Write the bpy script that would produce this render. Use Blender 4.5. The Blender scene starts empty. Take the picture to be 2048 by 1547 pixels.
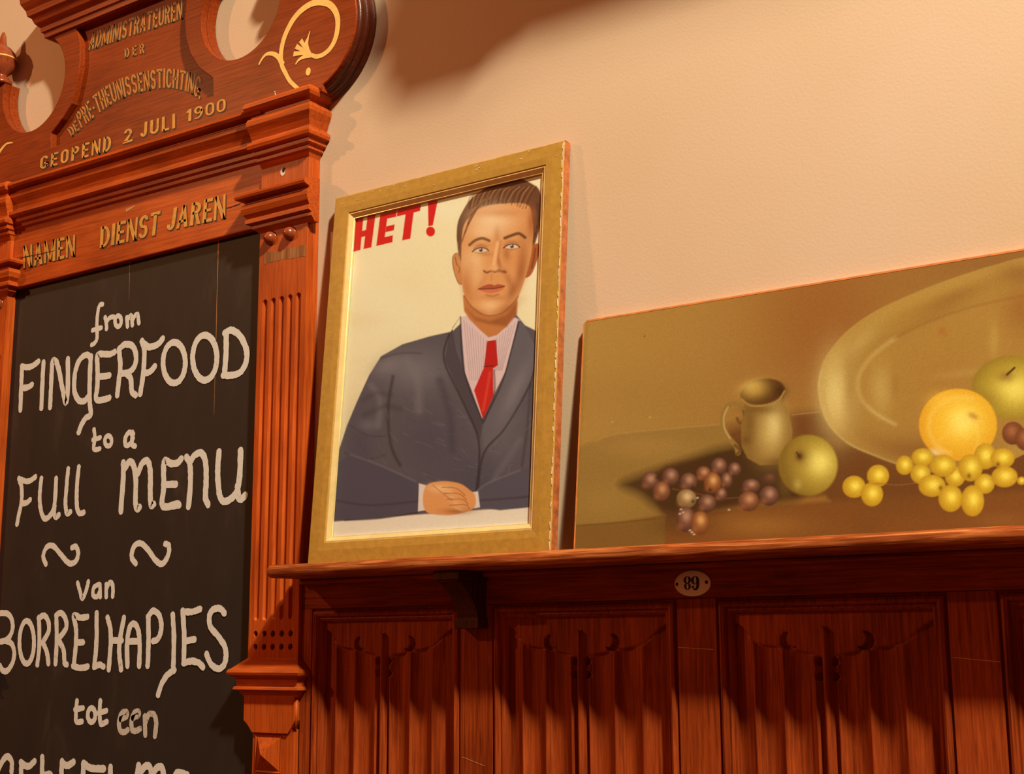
import bpy, bmesh, math, random
import numpy as np
from mathutils import Vector, Matrix

random.seed(4)
rng = np.random.default_rng(4)
S = bpy.context.scene
COL = S.collection
H = 1.5                       # eye height of the photographer above the floor
CAMD = 2.4                    # distance from the wall

# ------------------------------------------------------------------ camera
yaw, pitch, roll, FPX = 0.6181, 0.1853, -0.0054, 2781.3
_cy, _sy, _cp, _sp = math.cos(yaw), math.sin(yaw), math.cos(pitch), math.sin(pitch)
FW = np.array([-_sy * _cp, _cy * _cp, _sp])
_r = np.array([_cy, _sy, 0.0]); _u = np.cross(_r, FW)
RT = math.cos(roll) * _r + math.sin(roll) * _u
UP = -math.sin(roll) * _r + math.cos(roll) * _u
cd = bpy.data.cameras.new('camera'); cam = bpy.data.objects.new('camera', cd); COL.objects.link(cam)
M = Matrix.Identity(4)
for i in range(3):
    M[i][0] = RT[i]; M[i][1] = UP[i]; M[i][2] = -FW[i]
M[0][3], M[1][3], M[2][3] = 0.0, -CAMD, H
cam.matrix_world = M
cd.sensor_width = 36.0; cd.lens = FPX / 2048.0 * 36.0; cd.clip_start = 0.05
S.camera = cam

# ------------------------------------------------------------------ view, world, lamps
S.view_settings.view_transform = 'Standard'; S.view_settings.look = 'None'
S.view_settings.gamma = 1.0; S.view_settings.use_curve_mapping = False
S.view_settings.exposure = 0.0
W = bpy.data.worlds.new('room_glow'); S.world = W; W.use_nodes = True
bg = W.node_tree.nodes['Background']
bg.inputs['Color'].default_value = (1.0, 0.22, 0.065, 1); bg.inputs['Strength'].default_value = 0.18

def lamp(name, loc, power, colour, radius):
    l = bpy.data.lights.new(name, 'POINT'); l.energy = power; l.color = colour; l.shadow_soft_size = radius
    o = bpy.data.objects.new(name, l); COL.objects.link(o); o.location = (loc[0], loc[1], loc[2] + H)
    return o
lamp('pendant_lamp', (2.1, -2.4, 5.2), 2640, (1.0, 0.90, 0.63), 0.15)
lamp('ceiling_lamp', (1.4, -2.06, 5.0), 560, (1.0, 0.86, 0.58), 0.14)
lamp('wall_lamp', (-6.4, -4.2, 3.3), 450, (1.0, 0.46, 0.17), 0.07)

# ------------------------------------------------------------------ pixel helper: point of the photo on the plane y
def at(px, py, y=0.0):
    d = FW + RT * (px - 1024.0) / FPX - UP * (py - 773.5) / FPX
    t = (CAMD + y) / d[1]
    return (d[0] * t, d[2] * t)
def draw_xy(X, Y, Z):         # drawing coordinates of points of a picture
    vx, vy, vz = X, Y + CAMD, Z
    w = vx * FW[0] + vy * FW[1] + vz * FW[2]
    return (1024.0 + FPX * (vx * RT[0] + vy * RT[1] + vz * RT[2]) / w,
            773.5 - FPX * (vx * UP[0] + vy * UP[1] + vz * UP[2]) / w)

# ------------------------------------------------------------------ materials
def lin(c):
    return tuple((v / 255 / 12.92) if v / 255 <= 0.04045 else ((v / 255 + 0.055) / 1.055) ** 2.4 for v in c)
LUM = (1.02, 0.86, 0.56)
def C(r, g, b):               # paint colour from the lit colour in the photo
    l = lin((r, g, b))
    return tuple(min(0.92, l[i] / LUM[i]) for i in range(3)) + (1.0,)
def nodes(name):
    m = bpy.data.materials.new(name); m.use_nodes = True
    nt = m.node_tree; return m, nt, nt.nodes['Principled BSDF']
def N(nt, t, **kw):
    n = nt.nodes.new(t)
    for k, v in kw.items(): setattr(n, k, v)
    return n
def ramp(nt, stops):
    r = N(nt, 'ShaderNodeValToRGB'); e = r.color_ramp.elements
    while len(e) < len(stops): e.new(0.5)
    for i, (p, c) in enumerate(stops):
        e[i].position = p; e[i].color = c
    return r
def wood(name, dark, base, light, axis='X', rough=0.38, scale=1.0, bump=0.25, worn=None, coat=0.0, spec=0.10):
    m, nt, p = nodes(name); L = nt.links.new
    tc = N(nt, 'ShaderNodeTexCoord'); oi = N(nt, 'ShaderNodeObjectInfo')
    mp = N(nt, 'ShaderNodeMapping')
    s = [170 * scale, 170 * scale, 170 * scale]; s['XYZ'.index(axis)] = 7.0 * scale
    mp.inputs['Scale'].default_value = s
    off = N(nt, 'ShaderNodeVectorMath', operation='SCALE'); off.inputs[0].default_value = (7.1, 3.3, 9.7)
    L(oi.outputs['Random'], off.inputs['Scale'])
    add = N(nt, 'ShaderNodeVectorMath', operation='ADD')
    L(tc.outputs['Object'], add.inputs[0]); L(off.outputs[0], add.inputs[1]); L(add.outputs[0], mp.inputs['Vector'])
    n1 = N(nt, 'ShaderNodeTexNoise'); n1.inputs['Scale'].default_value = 1.0; n1.inputs['Detail'].default_value = 7; n1.inputs['Roughness'].default_value = 0.62
    n1.inputs['Distortion'].default_value = 0.6
    L(mp.outputs[0], n1.inputs['Vector'])
    r = ramp(nt, [(0.25, dark), (0.50, base), (0.78, light)])
    L(n1.outputs['Fac'], r.inputs[0])
    n2 = N(nt, 'ShaderNodeTexNoise'); n2.inputs['Scale'].default_value = 4.5; n2.inputs['Detail'].default_value = 4
    L(add.outputs[0], n2.inputs['Vector'])
    r2 = ramp(nt, [(0.3, (0.72, 0.66, 0.6, 1)), (0.7, (1.12, 1.1, 1.08, 1))])
    L(n2.outputs['Fac'], r2.inputs[0])
    mul = N(nt, 'ShaderNodeMix', data_type='RGBA', blend_type='MULTIPLY'); mul.inputs[0].default_value = 1.0
    L(r.outputs[0], mul.inputs[6]); L(r2.outputs[0], mul.inputs[7])
    out = mul.outputs[2]
    if worn:                                    # pale worn patches and fine scuffs
        n3 = N(nt, 'ShaderNodeTexNoise'); n3.inputs['Scale'].default_value = worn[1]; n3.inputs['Detail'].default_value = 9; n3.inputs['Roughness'].default_value = 0.7
        L(mp.outputs[0] if worn[3] else add.outputs[0], n3.inputs['Vector'])
        r3 = ramp(nt, [(worn[2], (0, 0, 0, 1)), (min(1, worn[2] + 0.08), (1, 1, 1, 1))])
        L(n3.outputs['Fac'], r3.inputs[0])
        mx = N(nt, 'ShaderNodeMix', data_type='RGBA'); L(r3.outputs[0], mx.inputs[0]); L(out, mx.inputs[6]); mx.inputs[7].default_value = worn[0]
        out = mx.outputs[2]
    L(out, p.inputs['Base Color'])
    p.inputs['Roughness'].default_value = rough; p.inputs['Specular IOR Level'].default_value = spec
    p.inputs['Coat Weight'].default_value = coat; p.inputs['Coat Roughness'].default_value = 0.25
    b = N(nt, 'ShaderNodeBump'); b.inputs['Strength'].default_value = bump; b.inputs['Distance'].default_value = 0.0015
    L(n1.outputs['Fac'], b.inputs['Height']); L(b.outputs[0], p.inputs['Normal'])
    return m
def plain(name, col, rough=0.6, metal=0.0, noise=0.0, nscale=40, bump=0.0, spec=0.5, n2=None):
    m, nt, p = nodes(name); L = nt.links.new
    p.inputs['Base Color'].default_value = col; p.inputs['Roughness'].default_value = rough; p.inputs['Metallic'].default_value = metal
    p.inputs['Specular IOR Level'].default_value = spec
    if noise or bump:
        tc = N(nt, 'ShaderNodeTexCoord'); n = N(nt, 'ShaderNodeTexNoise'); n.inputs['Scale'].default_value = nscale; n.inputs['Detail'].default_value = 6
        n.inputs['Roughness'].default_value = 0.65
        L(tc.outputs['Object'], n.inputs['Vector'])
        lo = tuple(c * (1 - noise) for c in col[:3]) + (1,); hi = tuple(min(1, c * (1 + noise)) for c in col[:3]) + (1,)
        r = ramp(nt, [(0.3, n2 or lo), (0.7, hi)]); L(n.outputs['Fac'], r.inputs[0]); L(r.outputs[0], p.inputs['Base Color'])
        if bump:
            b = N(nt, 'ShaderNodeBump'); b.inputs['Strength'].default_value = bump; b.inputs['Distance'].default_value = 0.002
            L(n.outputs['Fac'], b.inputs['Height']); L(b.outputs[0], p.inputs['Normal'])
    return m
def painted(name, rough, spec=0.4, bump=0.0):
    m, nt, p = nodes(name); L = nt.links.new
    a = N(nt, 'ShaderNodeVertexColor', layer_name='paint')
    L(a.outputs['Color'], p.inputs['Base Color']); p.inputs['Roughness'].default_value = rough; p.inputs['Specular IOR Level'].default_value = spec
    if bump:
        tc = N(nt, 'ShaderNodeTexCoord'); n = N(nt, 'ShaderNodeTexNoise'); n.inputs['Scale'].default_value = 420; n.inputs['Detail'].default_value = 3
        L(tc.outputs['Object'], n.inputs['Vector'])
        b = N(nt, 'ShaderNodeBump'); b.inputs['Strength'].default_value = bump; b.inputs['Distance'].default_value = 0.001
        L(n.outputs['Fac'], b.inputs['Height']); L(b.outputs[0], p.inputs['Normal'])
    return m

D_, B_, L_ = (0.26, 0.038, 0.007, 1), (0.43, 0.076, 0.012, 1), (0.56, 0.118, 0.019, 1)
CW = wood('shaded_crest_wood', (0.13, 0.017, 0.004, 1), (0.235, 0.036, 0.006, 1), (0.32, 0.056, 0.009, 1), 'X', 0.34)  # board wood darkened in colour, standing in for shade over the crest
RIMW = wood('shaded_rim_wood', (0.035, 0.007, 0.003, 1), (0.075, 0.013, 0.005, 1), (0.12, 0.02, 0.008, 1), 'X', 0.3, spec=.3)  # shade on the volute rim put into a near-black wood colour
MX = wood('board_wood_horizontal', D_, B_, L_, 'X', 0.34)
MZ = wood('board_wood_vertical', D_, B_, L_, 'Z', 0.34)
MZS = wood('board_wood_fluted', D_, B_, L_, 'Z', 0.36)
WD, WB, WL = (0.10, 0.015, 0.004, 1), (0.26, 0.043, 0.009, 1), (0.41, 0.080, 0.016, 1)
PX_ = wood('panelling_wood_horizontal', WD, WB, WL, 'X', 0.36)
PZ_ = wood('panelling_wood_vertical', WD, WB, WL, 'Z', 0.36)
SHELF = wood('shelf_wood', (0.06, 0.010, 0.003, 1), (0.30, 0.070, 0.016, 1), (0.66, 0.28, 0.10, 1), 'X', 0.55, scale=1.0, bump=0.5)
BEAM = wood('beam_wood', (0.03, 0.008, 0.004, 1), (0.07, 0.018, 0.008, 1), (0.11, 0.03, 0.012, 1), 'X', 0.5)
GOLD = plain('gold_paint', C(196, 128, 40), 0.45, 0.0, 0.25, 60)
GOLD2 = plain('aged_gold_paint', C(178, 106, 34), 0.5, 0.0, 0.25, 60)
SCROLL = plain('gilt_scroll', C(228, 172, 78), 0.4, 0.0, 0.15, 80)
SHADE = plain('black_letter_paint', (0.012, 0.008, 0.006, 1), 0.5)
BLACK = plain('peg_hole_dark', (0.01, 0.004, 0.002, 1), 0.8)
PALE = plain('bare_plaster', C(225, 195, 150), 0.8, 0, 0.2, 200)
SCRATCH = plain('scratched_wood', (0.50, 0.24, 0.10, 1), 0.6)
ENAMEL = plain('white_enamel', (0.80, 0.76, 0.68, 1), 0.18, 0, 0.04, 30)
INK = plain('black_enamel', (0.008, 0.006, 0.006, 1), 0.25)
STEEL = plain('nail_steel', (0.75, 0.72, 0.68, 1), 0.3, 0.6)
SCREW = plain('dark_screw', (0.03, 0.015, 0.01, 1), 0.5, 0.5)
GILT = plain('old_gilt', C(170, 120, 40), 0.45, 0.0, 0.13, 60, 0.25, spec=.25)
SIGHT = plain('bright_gilt', C(245, 205, 120), 0.22, 0.35, 0.1, 30)
BOLE = plain('bare_frame_wood', C(165, 85, 35), 0.6, 0, 0.45, 45, 0.4)
EDGE = plain('raw_board_edge', C(200, 110, 40), 0.7, 0, 0.25, 40)
BACKING = plain('backing_board', (0.25, 0.15, 0.07, 1), 0.8, 0, 0.15, 30)

def wall_material():
    m, nt, p = nodes('cream_plaster'); L = nt.links.new
    tc = N(nt, 'ShaderNodeTexCoord')
    n = N(nt, 'ShaderNodeTexNoise'); n.inputs['Scale'].default_value = 1.7; n.inputs['Detail'].default_value = 6
    L(tc.outputs['Object'], n.inputs['Vector'])
    r = ramp(nt, [(0.3, C(205, 165, 114)), (0.7, C(211, 172, 126))]); L(n.outputs['Fac'], r.inputs[0])
    sp = N(nt, 'ShaderNodeTexNoise'); sp.inputs['Scale'].default_value = 38; sp.inputs['Detail'].default_value = 4
    L(tc.outputs['Object'], sp.inputs['Vector'])
    r2 = ramp(nt, [(0.735, (0, 0, 0, 1)), (0.80, (1, 1, 1, 1))]); L(sp.outputs['Fac'], r2.inputs[0])
    mx = N(nt, 'ShaderNodeMix', data_type='RGBA'); L(r2.outputs[0], mx.inputs[0]); L(r.outputs[0], mx.inputs[6]); mx.inputs[7].default_value = C(180, 140, 90)
    L(mx.outputs[2], p.inputs['Base Color']); p.inputs['Roughness'].default_value = 0.55; p.inputs['Specular IOR Level'].default_value = 0.25
    f = N(nt, 'ShaderNodeTexNoise'); f.inputs['Scale'].default_value = 160; f.inputs['Detail'].default_value = 3
    L(tc.outputs['Object'], f.inputs['Vector'])
    b = N(nt, 'ShaderNodeBump'); b.inputs['Strength'].default_value = 0.10; b.inputs['Distance'].default_value = 0.003
    L(f.outputs['Fac'], b.inputs['Height']); L(b.outputs[0], p.inputs['Normal'])
    return m
def chalkboard_material():
    m, nt, p = nodes('black_board_paint'); L = nt.links.new
    tc = N(nt, 'ShaderNodeTexCoord')
    mp = N(nt, 'ShaderNodeMapping'); mp.inputs['Scale'].default_value = (5, 5, 2.2); L(tc.outputs['Object'], mp.inputs['Vector'])
    n = N(nt, 'ShaderNodeTexNoise'); n.inputs['Scale'].default_value = 1.3; n.inputs['Detail'].default_value = 8; n.inputs['Roughness'].default_value = 0.6; n.inputs['Distortion'].default_value = 0.8
    L(mp.outputs[0], n.inputs['Vector'])
    r = ramp(nt, [(0.35, (0.015, 0.0100, 0.0088, 1)), (0.58, (0.020, 0.0138, 0.0122, 1)), (0.80, (0.050, 0.033, 0.027, 1))])
    L(n.outputs['Fac'], r.inputs[0]); L(r.outputs[0], p.inputs['Base Color'])
    p.inputs['Roughness'].default_value = 0.62; p.inputs['Specular IOR Level'].default_value = 0.35
    return m
def chalk_material(name, cov, shade):
    m, nt, p = nodes(name); L = nt.links.new
    tc = N(nt, 'ShaderNodeTexCoord')
    n = N(nt, 'ShaderNodeTexNoise'); n.inputs['Scale'].default_value = 90; n.inputs['Detail'].default_value = 5; n.inputs['Roughness'].default_value = 0.7
    L(tc.outputs['Object'], n.inputs['Vector'])
    r = ramp(nt, [(cov, (0.16, 0.12, 0.09, 1)), (cov + 0.2, shade)]); L(n.outputs['Fac'], r.inputs[0])
    L(r.outputs[0], p.inputs['Base Color']); p.inputs['Roughness'].default_value = 0.95; p.inputs['Specular IOR Level'].default_value = 0.1
    return m
def glass_material():
    m, nt, p = nodes('picture_glass'); L = nt.links.new
    nt.nodes.remove(p); out = nt.nodes['Material Output']
    t = N(nt, 'ShaderNodeBsdfTransparent'); t.inputs[0].default_value = (0.97, 0.98, 0.97, 1)
    g = N(nt, 'ShaderNodeBsdfGlossy'); g.inputs['Roughness'].default_value = 0.03
    lw = N(nt, 'ShaderNodeLayerWeight'); lw.inputs['Blend'].default_value = 0.5
    pw = N(nt, 'ShaderNodeMath', operation='POWER'); L(lw.outputs['Facing'], pw.inputs[0]); pw.inputs[1].default_value = 4.0
    ma = N(nt, 'ShaderNodeMath', operation='MULTIPLY_ADD'); L(pw.outputs[0], ma.inputs[0]); ma.inputs[1].default_value = 0.6; ma.inputs[2].default_value = 0.02
    mx = N(nt, 'ShaderNodeMixShader'); L(ma.outputs[0], mx.inputs[0]); L(t.outputs[0], mx.inputs[1]); L(g.outputs[0], mx.inputs[2]); L(mx.outputs[0], out.inputs[0])
    return m
WALL = wall_material(); CHB = chalkboard_material(); GLASS = glass_material()
CHALK = chalk_material('chalk', 0.20, (0.66, 0.67, 0.68, 1))
CHALK_THIN = chalk_material('thin_chalk', 0.26, (0.52, 0.50, 0.48, 1))

# ------------------------------------------------------------------ mesh builder
class MB:
    def __init__(s): s.v = []; s.f = []; s.m = []; s.sm = []
    def add(s, vs, fs, mi=0, smooth=False):
        o = len(s.v); s.v += [tuple(v) for v in vs]
        for f in fs: s.f.append(tuple(i + o for i in f)); s.m.append(mi); s.sm.append(smooth)
        return s
    def box(s, x0, x1, y0, y1, z0, z1, mi=0):
        v = [(x, y, z) for x in (x0, x1) for y in (y0, y1) for z in (z0, z1)]
        return s.add(v, [(0, 1, 3, 2), (4, 6, 7, 5), (0, 4, 5, 1), (2, 3, 7, 6), (0, 2, 6, 4), (1, 5, 7, 3)], mi)
    def grid(s, P, mi=0, smooth=True, closed=False):     # P[i][j] rows
        r, c = len(P), len(P[0]); fs = []
        for i in range(r - 1):
            for j in range(c - (0 if closed else 1)):
                k = (j + 1) % c; fs.append((i * c + j, i * c + k, (i + 1) * c + k, (i + 1) * c + j))
        return s.add([p for row in P for p in row], fs, mi, smooth)
    def ressaut(s, x0, x1, yf, yb, prof, L=1.0, F=1.0, Rr=1.0, mi=0):
        # moulding that breaks forward: profile (offset, z) carried round left, front and right
        P = []
        for o, z in prof:
            P.append([(x0 - o * L, yb, z), (x0 - o * L, yf - o * F, z), (x1 + o * Rr, yf - o * F, z), (x1 + o * Rr, yb, z)])
        s.grid(P, mi, False)
        for row in (P[0], P[-1]): s.add(row, [(0, 1, 2, 3)], mi)
        bk = [P[i][0] for i in range(len(P))] + [P[i][3] for i in range(len(P) - 1, -1, -1)]
        return s
    def lathe(s, cx, cy, prof, n=24, mi=0):
        P = [[(cx + r * math.cos(2 * math.pi * k / n), cy + r * math.sin(2 * math.pi * k / n), z) for k in range(n)] for r, z in prof]
        return s.grid(P, mi, True, True)
    def tube(s, a, b, r, n=10, mi=0):
        a, b = Vector(a), Vector(b); d = (b - a).normalized(); u = d.orthogonal().normalized(); w = d.cross(u)
        P = [[tuple(p + r * (math.cos(2 * math.pi * k / n) * u + math.sin(2 * math.pi * k / n) * w)) for k in range(n)] for p in (a, b)]
        s.grid(P, mi, True, True); s.add(P[0], [tuple(range(n))], mi); s.add(P[1], [tuple(range(n))], mi)
        return s
    def mirror_x(s, c):
        s.v = [(2 * c - x, y, z) for x, y, z in s.v]; s.f = [tuple(reversed(f)) for f in s.f]; return s

def tag(o, label=None, cat=None, group=None, kind=None):
    for k, v in (('label', label), ('category', cat), ('group', group), ('kind', kind)):
        if v: o[k] = v
    return o
ROOTLOC = {}
def root(name, loc, label, cat):
    o = bpy.data.objects.new(name, None); COL.objects.link(o); o.location = (loc[0], loc[1], loc[2] + H); o.empty_display_size = 0.1
    ROOTLOC[o.name] = Vector(loc); return tag(o, label, cat)
def finish(name, me, mats, parent, base, recalc=True):
    for m in mats: me.materials.append(m)
    o = bpy.data.objects.new(name, me); COL.objects.link(o)
    if parent is None: o.location = (base[0], base[1], base[2] + H)
    else: o.parent = parent
    ROOTLOC[o.name] = base
    return o
def obj(name, mb, mats, parent=None, loc=None, label=None, bevel=0.0, recalc=True):
    if not isinstance(mats, (list, tuple)): mats = [mats]
    base = ROOTLOC[parent.name] if parent is not None else Vector(loc or (0, 0, 0))
    me = bpy.data.meshes.new(name)
    me.from_pydata([(x - base[0], y - base[1], z - base[2]) for x, y, z in mb.v], [], mb.f)
    me.polygons.foreach_set('material_index', mb.m); me.polygons.foreach_set('use_smooth', mb.sm)
    bm = bmesh.new(); bm.from_mesh(me); bmesh.ops.remove_doubles(bm, verts=bm.verts, dist=1e-6)
    if recalc: bmesh.ops.recalc_face_normals(bm, faces=bm.faces)
    bm.to_mesh(me); bm.free(); me.update()
    o = finish(name, me, mats, parent, base)
    if bevel:
        b = o.modifiers.new('bevel', 'BEVEL'); b.width = bevel; b.segments = 2; b.limit_method = 'ANGLE'; b.angle_limit = math.radians(35)
    if label: o['label'] = label
    return o
def plate(loops, y0, y1, bevel=0.0, res=2):
    # flat board cut to an outline with holes, between depths y0 (back) and y1 (front)
    cu = bpy.data.curves.new('cut', 'CURVE'); cu.dimensions = '2D'; cu.fill_mode = 'BOTH'
    cu.extrude = abs(y1 - y0) / 2 - bevel; cu.bevel_depth = bevel; cu.bevel_resolution = res; cu.offset = -bevel
    for lp in loops:
        sp = cu.splines.new('POLY'); sp.points.add(len(lp) - 1); sp.use_cyclic_u = True
        for i, p in enumerate(lp): sp.points[i].co = (p[0], p[1], 0, 1)
    o = bpy.data.objects.new('cut', cu); COL.objects.link(o)
    dg = bpy.context.evaluated_depsgraph_get(); dg.update()
    me = bpy.data.meshes.new_from_object(o.evaluated_get(dg))
    mb = MB(); ym = (y0 + y1) / 2
    mb.add([(v.co.x, ym - v.co.z, v.co.y) for v in me.vertices], [tuple(p.vertices) for p in me.polygons])
    bpy.data.objects.remove(o); bpy.data.curves.remove(cu); bpy.data.meshes.remove(me)
    return mb
def smooth_line(pts, n=6, closed=False):
    P = [Vector((p[0], p[1])) for p in pts]; out = []; k = len(P)
    rngk = range(k) if closed else range(k - 1)
    for i in rngk:
        if closed: a, b, c, d = P[i - 1], P[i], P[(i + 1) % k], P[(i + 2) % k]
        else: a, b, c, d = P[max(0, i - 1)], P[i], P[i + 1], P[min(k - 1, i + 2)]
        for j in range(n):
            t = j / n
            out.append(0.5 * ((2 * b) + (c - a) * t + (2 * a - 5 * b + 4 * c - d) * t * t + (3 * b - a - 3 * c + d) * t ** 3))
    if not closed: out.append(P[-1])
    return out
def ribbon(mb, pts, w, y, closed=False, taper=None, jag=0.0, mi=0, n=6, smooth=True):
    # brush or chalk stroke lying on the plane y; pts are (x, z)
    P = smooth_line(pts, n, closed) if smooth and len(pts) > 2 else [Vector(p) for p in pts]
    if not closed and not taper:
        Q = []
        for a, b in zip(P[:-1], P[1:]):
            m = max(1, int((b - a).length / 0.012)); Q += [a.lerp(b, j / m) for j in range(m)]
        P = Q + [P[-1]]
    k = len(P); rows = []
    for i in range(k):
        t = (P[(i + 1) % k] - P[i - 1]) if closed else (P[min(k - 1, i + 1)] - P[max(0, i - 1)])
        if t.length < 1e-9: t = Vector((1, 0))
        t.normalize(); nn = Vector((-t.y, t.x)); ww = w / 2 * (taper(i / (k - 1)) if taper else 1.0)
        a = ww * (1 + random.uniform(-jag, jag)); b = ww * (1 + random.uniform(-jag, jag))
        rows.append([P[i] + nn * a, P[i] - nn * b])
    if closed: rows.append(rows[0])
    mb.add([(p.x, y, p.y) for r in rows for p in r], [(2 * i, 2 * i + 1, 2 * i + 3, 2 * i + 2) for i in range(len(rows) - 1)], mi)
    if not closed and not taper:
        for e, s in ((0, -1), (-1, 1)):
            c = P[e]; t = (P[1] - P[0]) if e == 0 else (P[-1] - P[-2]); t.normalize(); a0 = math.atan2(t.y * s, t.x * s)
            vs = [(c.x, y, c.y)] + [(c.x + w / 2 * math.cos(a0 + q) * (1 + random.uniform(-jag, jag)), y, c.y + w / 2 * math.sin(a0 + q)) for q in np.linspace(-math.pi / 2, math.pi / 2, 9)]
            mb.add(vs, [(0, i, i + 1) for i in range(1, 9)], mi)
def ell(cx, cy, rx, ry, n=20, rot=0.0, a0=0.0):
    c, s = math.cos(rot), math.sin(rot)
    return [(cx + rx * math.cos(a) * c - ry * math.sin(a) * s, cy + rx * math.cos(a) * s + ry * math.sin(a) * c) for a in [a0 + 2 * math.pi * k / n for k in range(n)]]

# ------------------------------------------------------------------ the setting
XL, XR = -7.0, 1.6
mb = MB().box(XL, XR, 0.0, 0.15, -H, 3.6)
tag(obj('wall_back', mb, WALL, None, (0, 0, -H)), kind='structure')
FLOORM = wood('floor_boards', (0.05, 0.015, 0.006, 1), (0.13, 0.045, 0.018, 1), (0.2, 0.08, 0.03, 1), 'X', 0.4)
tag(obj('floor', MB().box(XL, XR, -4.5, 0.15, -H - 0.1, -H), FLOORM, None, (0, 0, -H - 0.1)), kind='structure')
mb = MB()
mb.box(-1.395, XR, -0.40, -0.24, 1.974, 2.22).box(-1.405, XR, -0.43, -0.22, 2.06, 2.16)
cor = tag(obj('trim_1', mb, BEAM, None, (0, 0, 1.974), bevel=.004), kind='structure')
for cx in (-1.265,):
    k = MB()
    for (a, b, z0, z1) in ((.10, .10, 1.922, 1.945), (.115, .13, 1.945, 1.958), (.13, .185, 1.958, 1.974)):
        k.box(cx - a, cx + b, -0.40, -0.24, z0, z1)
    obj('corbel', k, BEAM, cor)

# ------------------------------------------------------------------ memorial board
BC = -2.966
board = root('memorial_board', (BC, 0, -H), 'tall carved oak memorial board with gilt lettering, scrolled crest and chalk menu panel', 'memorial board')
XPL, XPR = -2.447, -2.285           # right pilaster
YF, YCR, YRC = -0.030, -0.055, -0.034
# black panel
mb = MB().box(-3.53, -2.44, -0.012, -0.001, -H, 1.05)
chalkboard = obj('blackboard_panel', mb, CHB, board, label='black painted panel with white chalk menu')
mb = MB(); ribbon(mb, [at(260, 520, -.0122), at(258, 600, -.0122)], 0.0022, -0.0124, taper=lambda t: 1 - 0.8 * t, jag=0.4); obj('board_joint', mb, SCRATCH, chalkboard)
mb = MB(); ribbon(mb, [at(437, 478, -.0122), at(433, 640, -.0122), at(428, 830, -.0122)], 0.0024, -0.0124, taper=lambda t: 1 - 0.8 * t, jag=0.4)
obj('board_joint', mb, SCRATCH, chalkboard)

# chalk writing: strokes read off the photo
def sc(s, ox, oy, pts): return [(ox + s * x, oy + s * y) for x, y in pts]
Z5 = lambda p: sc(.2844, 0, 560, p)
ZA = lambda p: sc(.2539, 0, 860, p)
Z6 = lambda p: sc(.3536, 0, 1000, p)
ZB = lambda p: sc(.2344, 0, 1190, p)
ZC = lambda p: sc(.2344, 0, 1380, p)
def chalk(name, f, strokes, w, mat=CHALK, loops=()):
    mb = MB(); k = 0
    for st in strokes:
        k += 1; ribbon(mb, [at(px, py, -.0125) for px, py in f(st)], w, -0.0128 - 0.00004 * k, jag=0.10)
    for (cx, cy, rx, ry) in loops:
        k += 1; ribbon(mb, [at(px, py, -.0125) for px, py in f(ell(cx, cy, rx, ry, 14))], w, -0.0128 - 0.00004 * k, closed=True, jag=0.08)
    return obj(name, mb, mat, chalkboard)
chalk('chalk_word', Z5, [[(722,170),(703,175),(690,215),(682,300),(684,380),(680,420),(662,445),(645,455)], [(652,352),(712,335)],
    [(740,262),(748,300),(750,342)], [(750,295),(772,265),(800,258)],
    [(893,262),(898,325)], [(897,285),(915,252),(928,262),(932,316)], [(932,280),(955,244),(970,245),(978,302)]], .0140, loops=[(832,288,22,38)])
chalk('chalk_word', Z5, [
    [(155,605),(152,700),(144,910)], [(155,608),(200,612),(240,597),(270,572)], [(150,758),(192,755),(225,735)],
    [(307,578),(300,700),(292,898)],
    [(353,892),(362,720),(370,575),(395,572),(415,630),(440,760),(465,862),(478,760),(478,555)],
    [(640,548),(620,527),(590,532),(550,580),(525,680),(527,790),(560,848),(600,845),(632,800)],
    [(640,535),(632,700),(632,850),(638,942),(605,968),(578,1010),(555,1068)],
    [(806,505),(770,522),(700,520),(685,545),(688,650),(685,750),(676,826),(700,845),(770,827)], [(690,682),(770,670)],
    [(838,490),(848,600),(838,700),(827,808)], [(838,485),(880,452),(930,460),(958,520),(950,600),(905,648),(860,655)], [(885,655),(920,690),(928,780),(955,808)],
    [(1000,428),(1017,500),(1010,650),(988,798)], [(1005,440),(1050,470),(1110,452),(1145,412)], [(1020,655),(1058,643),(1090,606)],
    [(1592,372),(1592,500),(1580,665)], [(1582,372),(1630,352),(1690,392),(1732,480),(1735,560),(1700,640),(1640,668),(1572,668)]],
    .0185, loops=[(1227,580,78,143),(1442,545,85,158)])
chalk('chalk_word', Z5, [[(662,1050),(668,1110),(660,1187),(702,1185)], [(655,1122),(705,1106)]], .0140, loops=[(762,1130,24,36)])
chalk('chalk_word', Z5, [[(938,1082),(907,1070),(882,1110),(885,1158),(915,1152),(937,1110)], [(932,1070),(930,1150),(950,1167)]], .0150)
chalk('chalk_word', ZA, [[(150,380),(170,450),(170,560),(150,660),(135,738)], [(150,380),(200,400),(240,395),(280,366)], [(175,575),(210,572),(238,547)],
    [(327,380),(315,500),(318,600),(345,690),(390,678),(430,590),(443,380)], [(432,600),(427,650),(440,685),(465,665)],
    [(538,305),(525,450),(517,580),(530,655),(555,642)], [(622,290),(607,450),(607,590),(625,650),(660,647)]], .0165)
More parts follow.
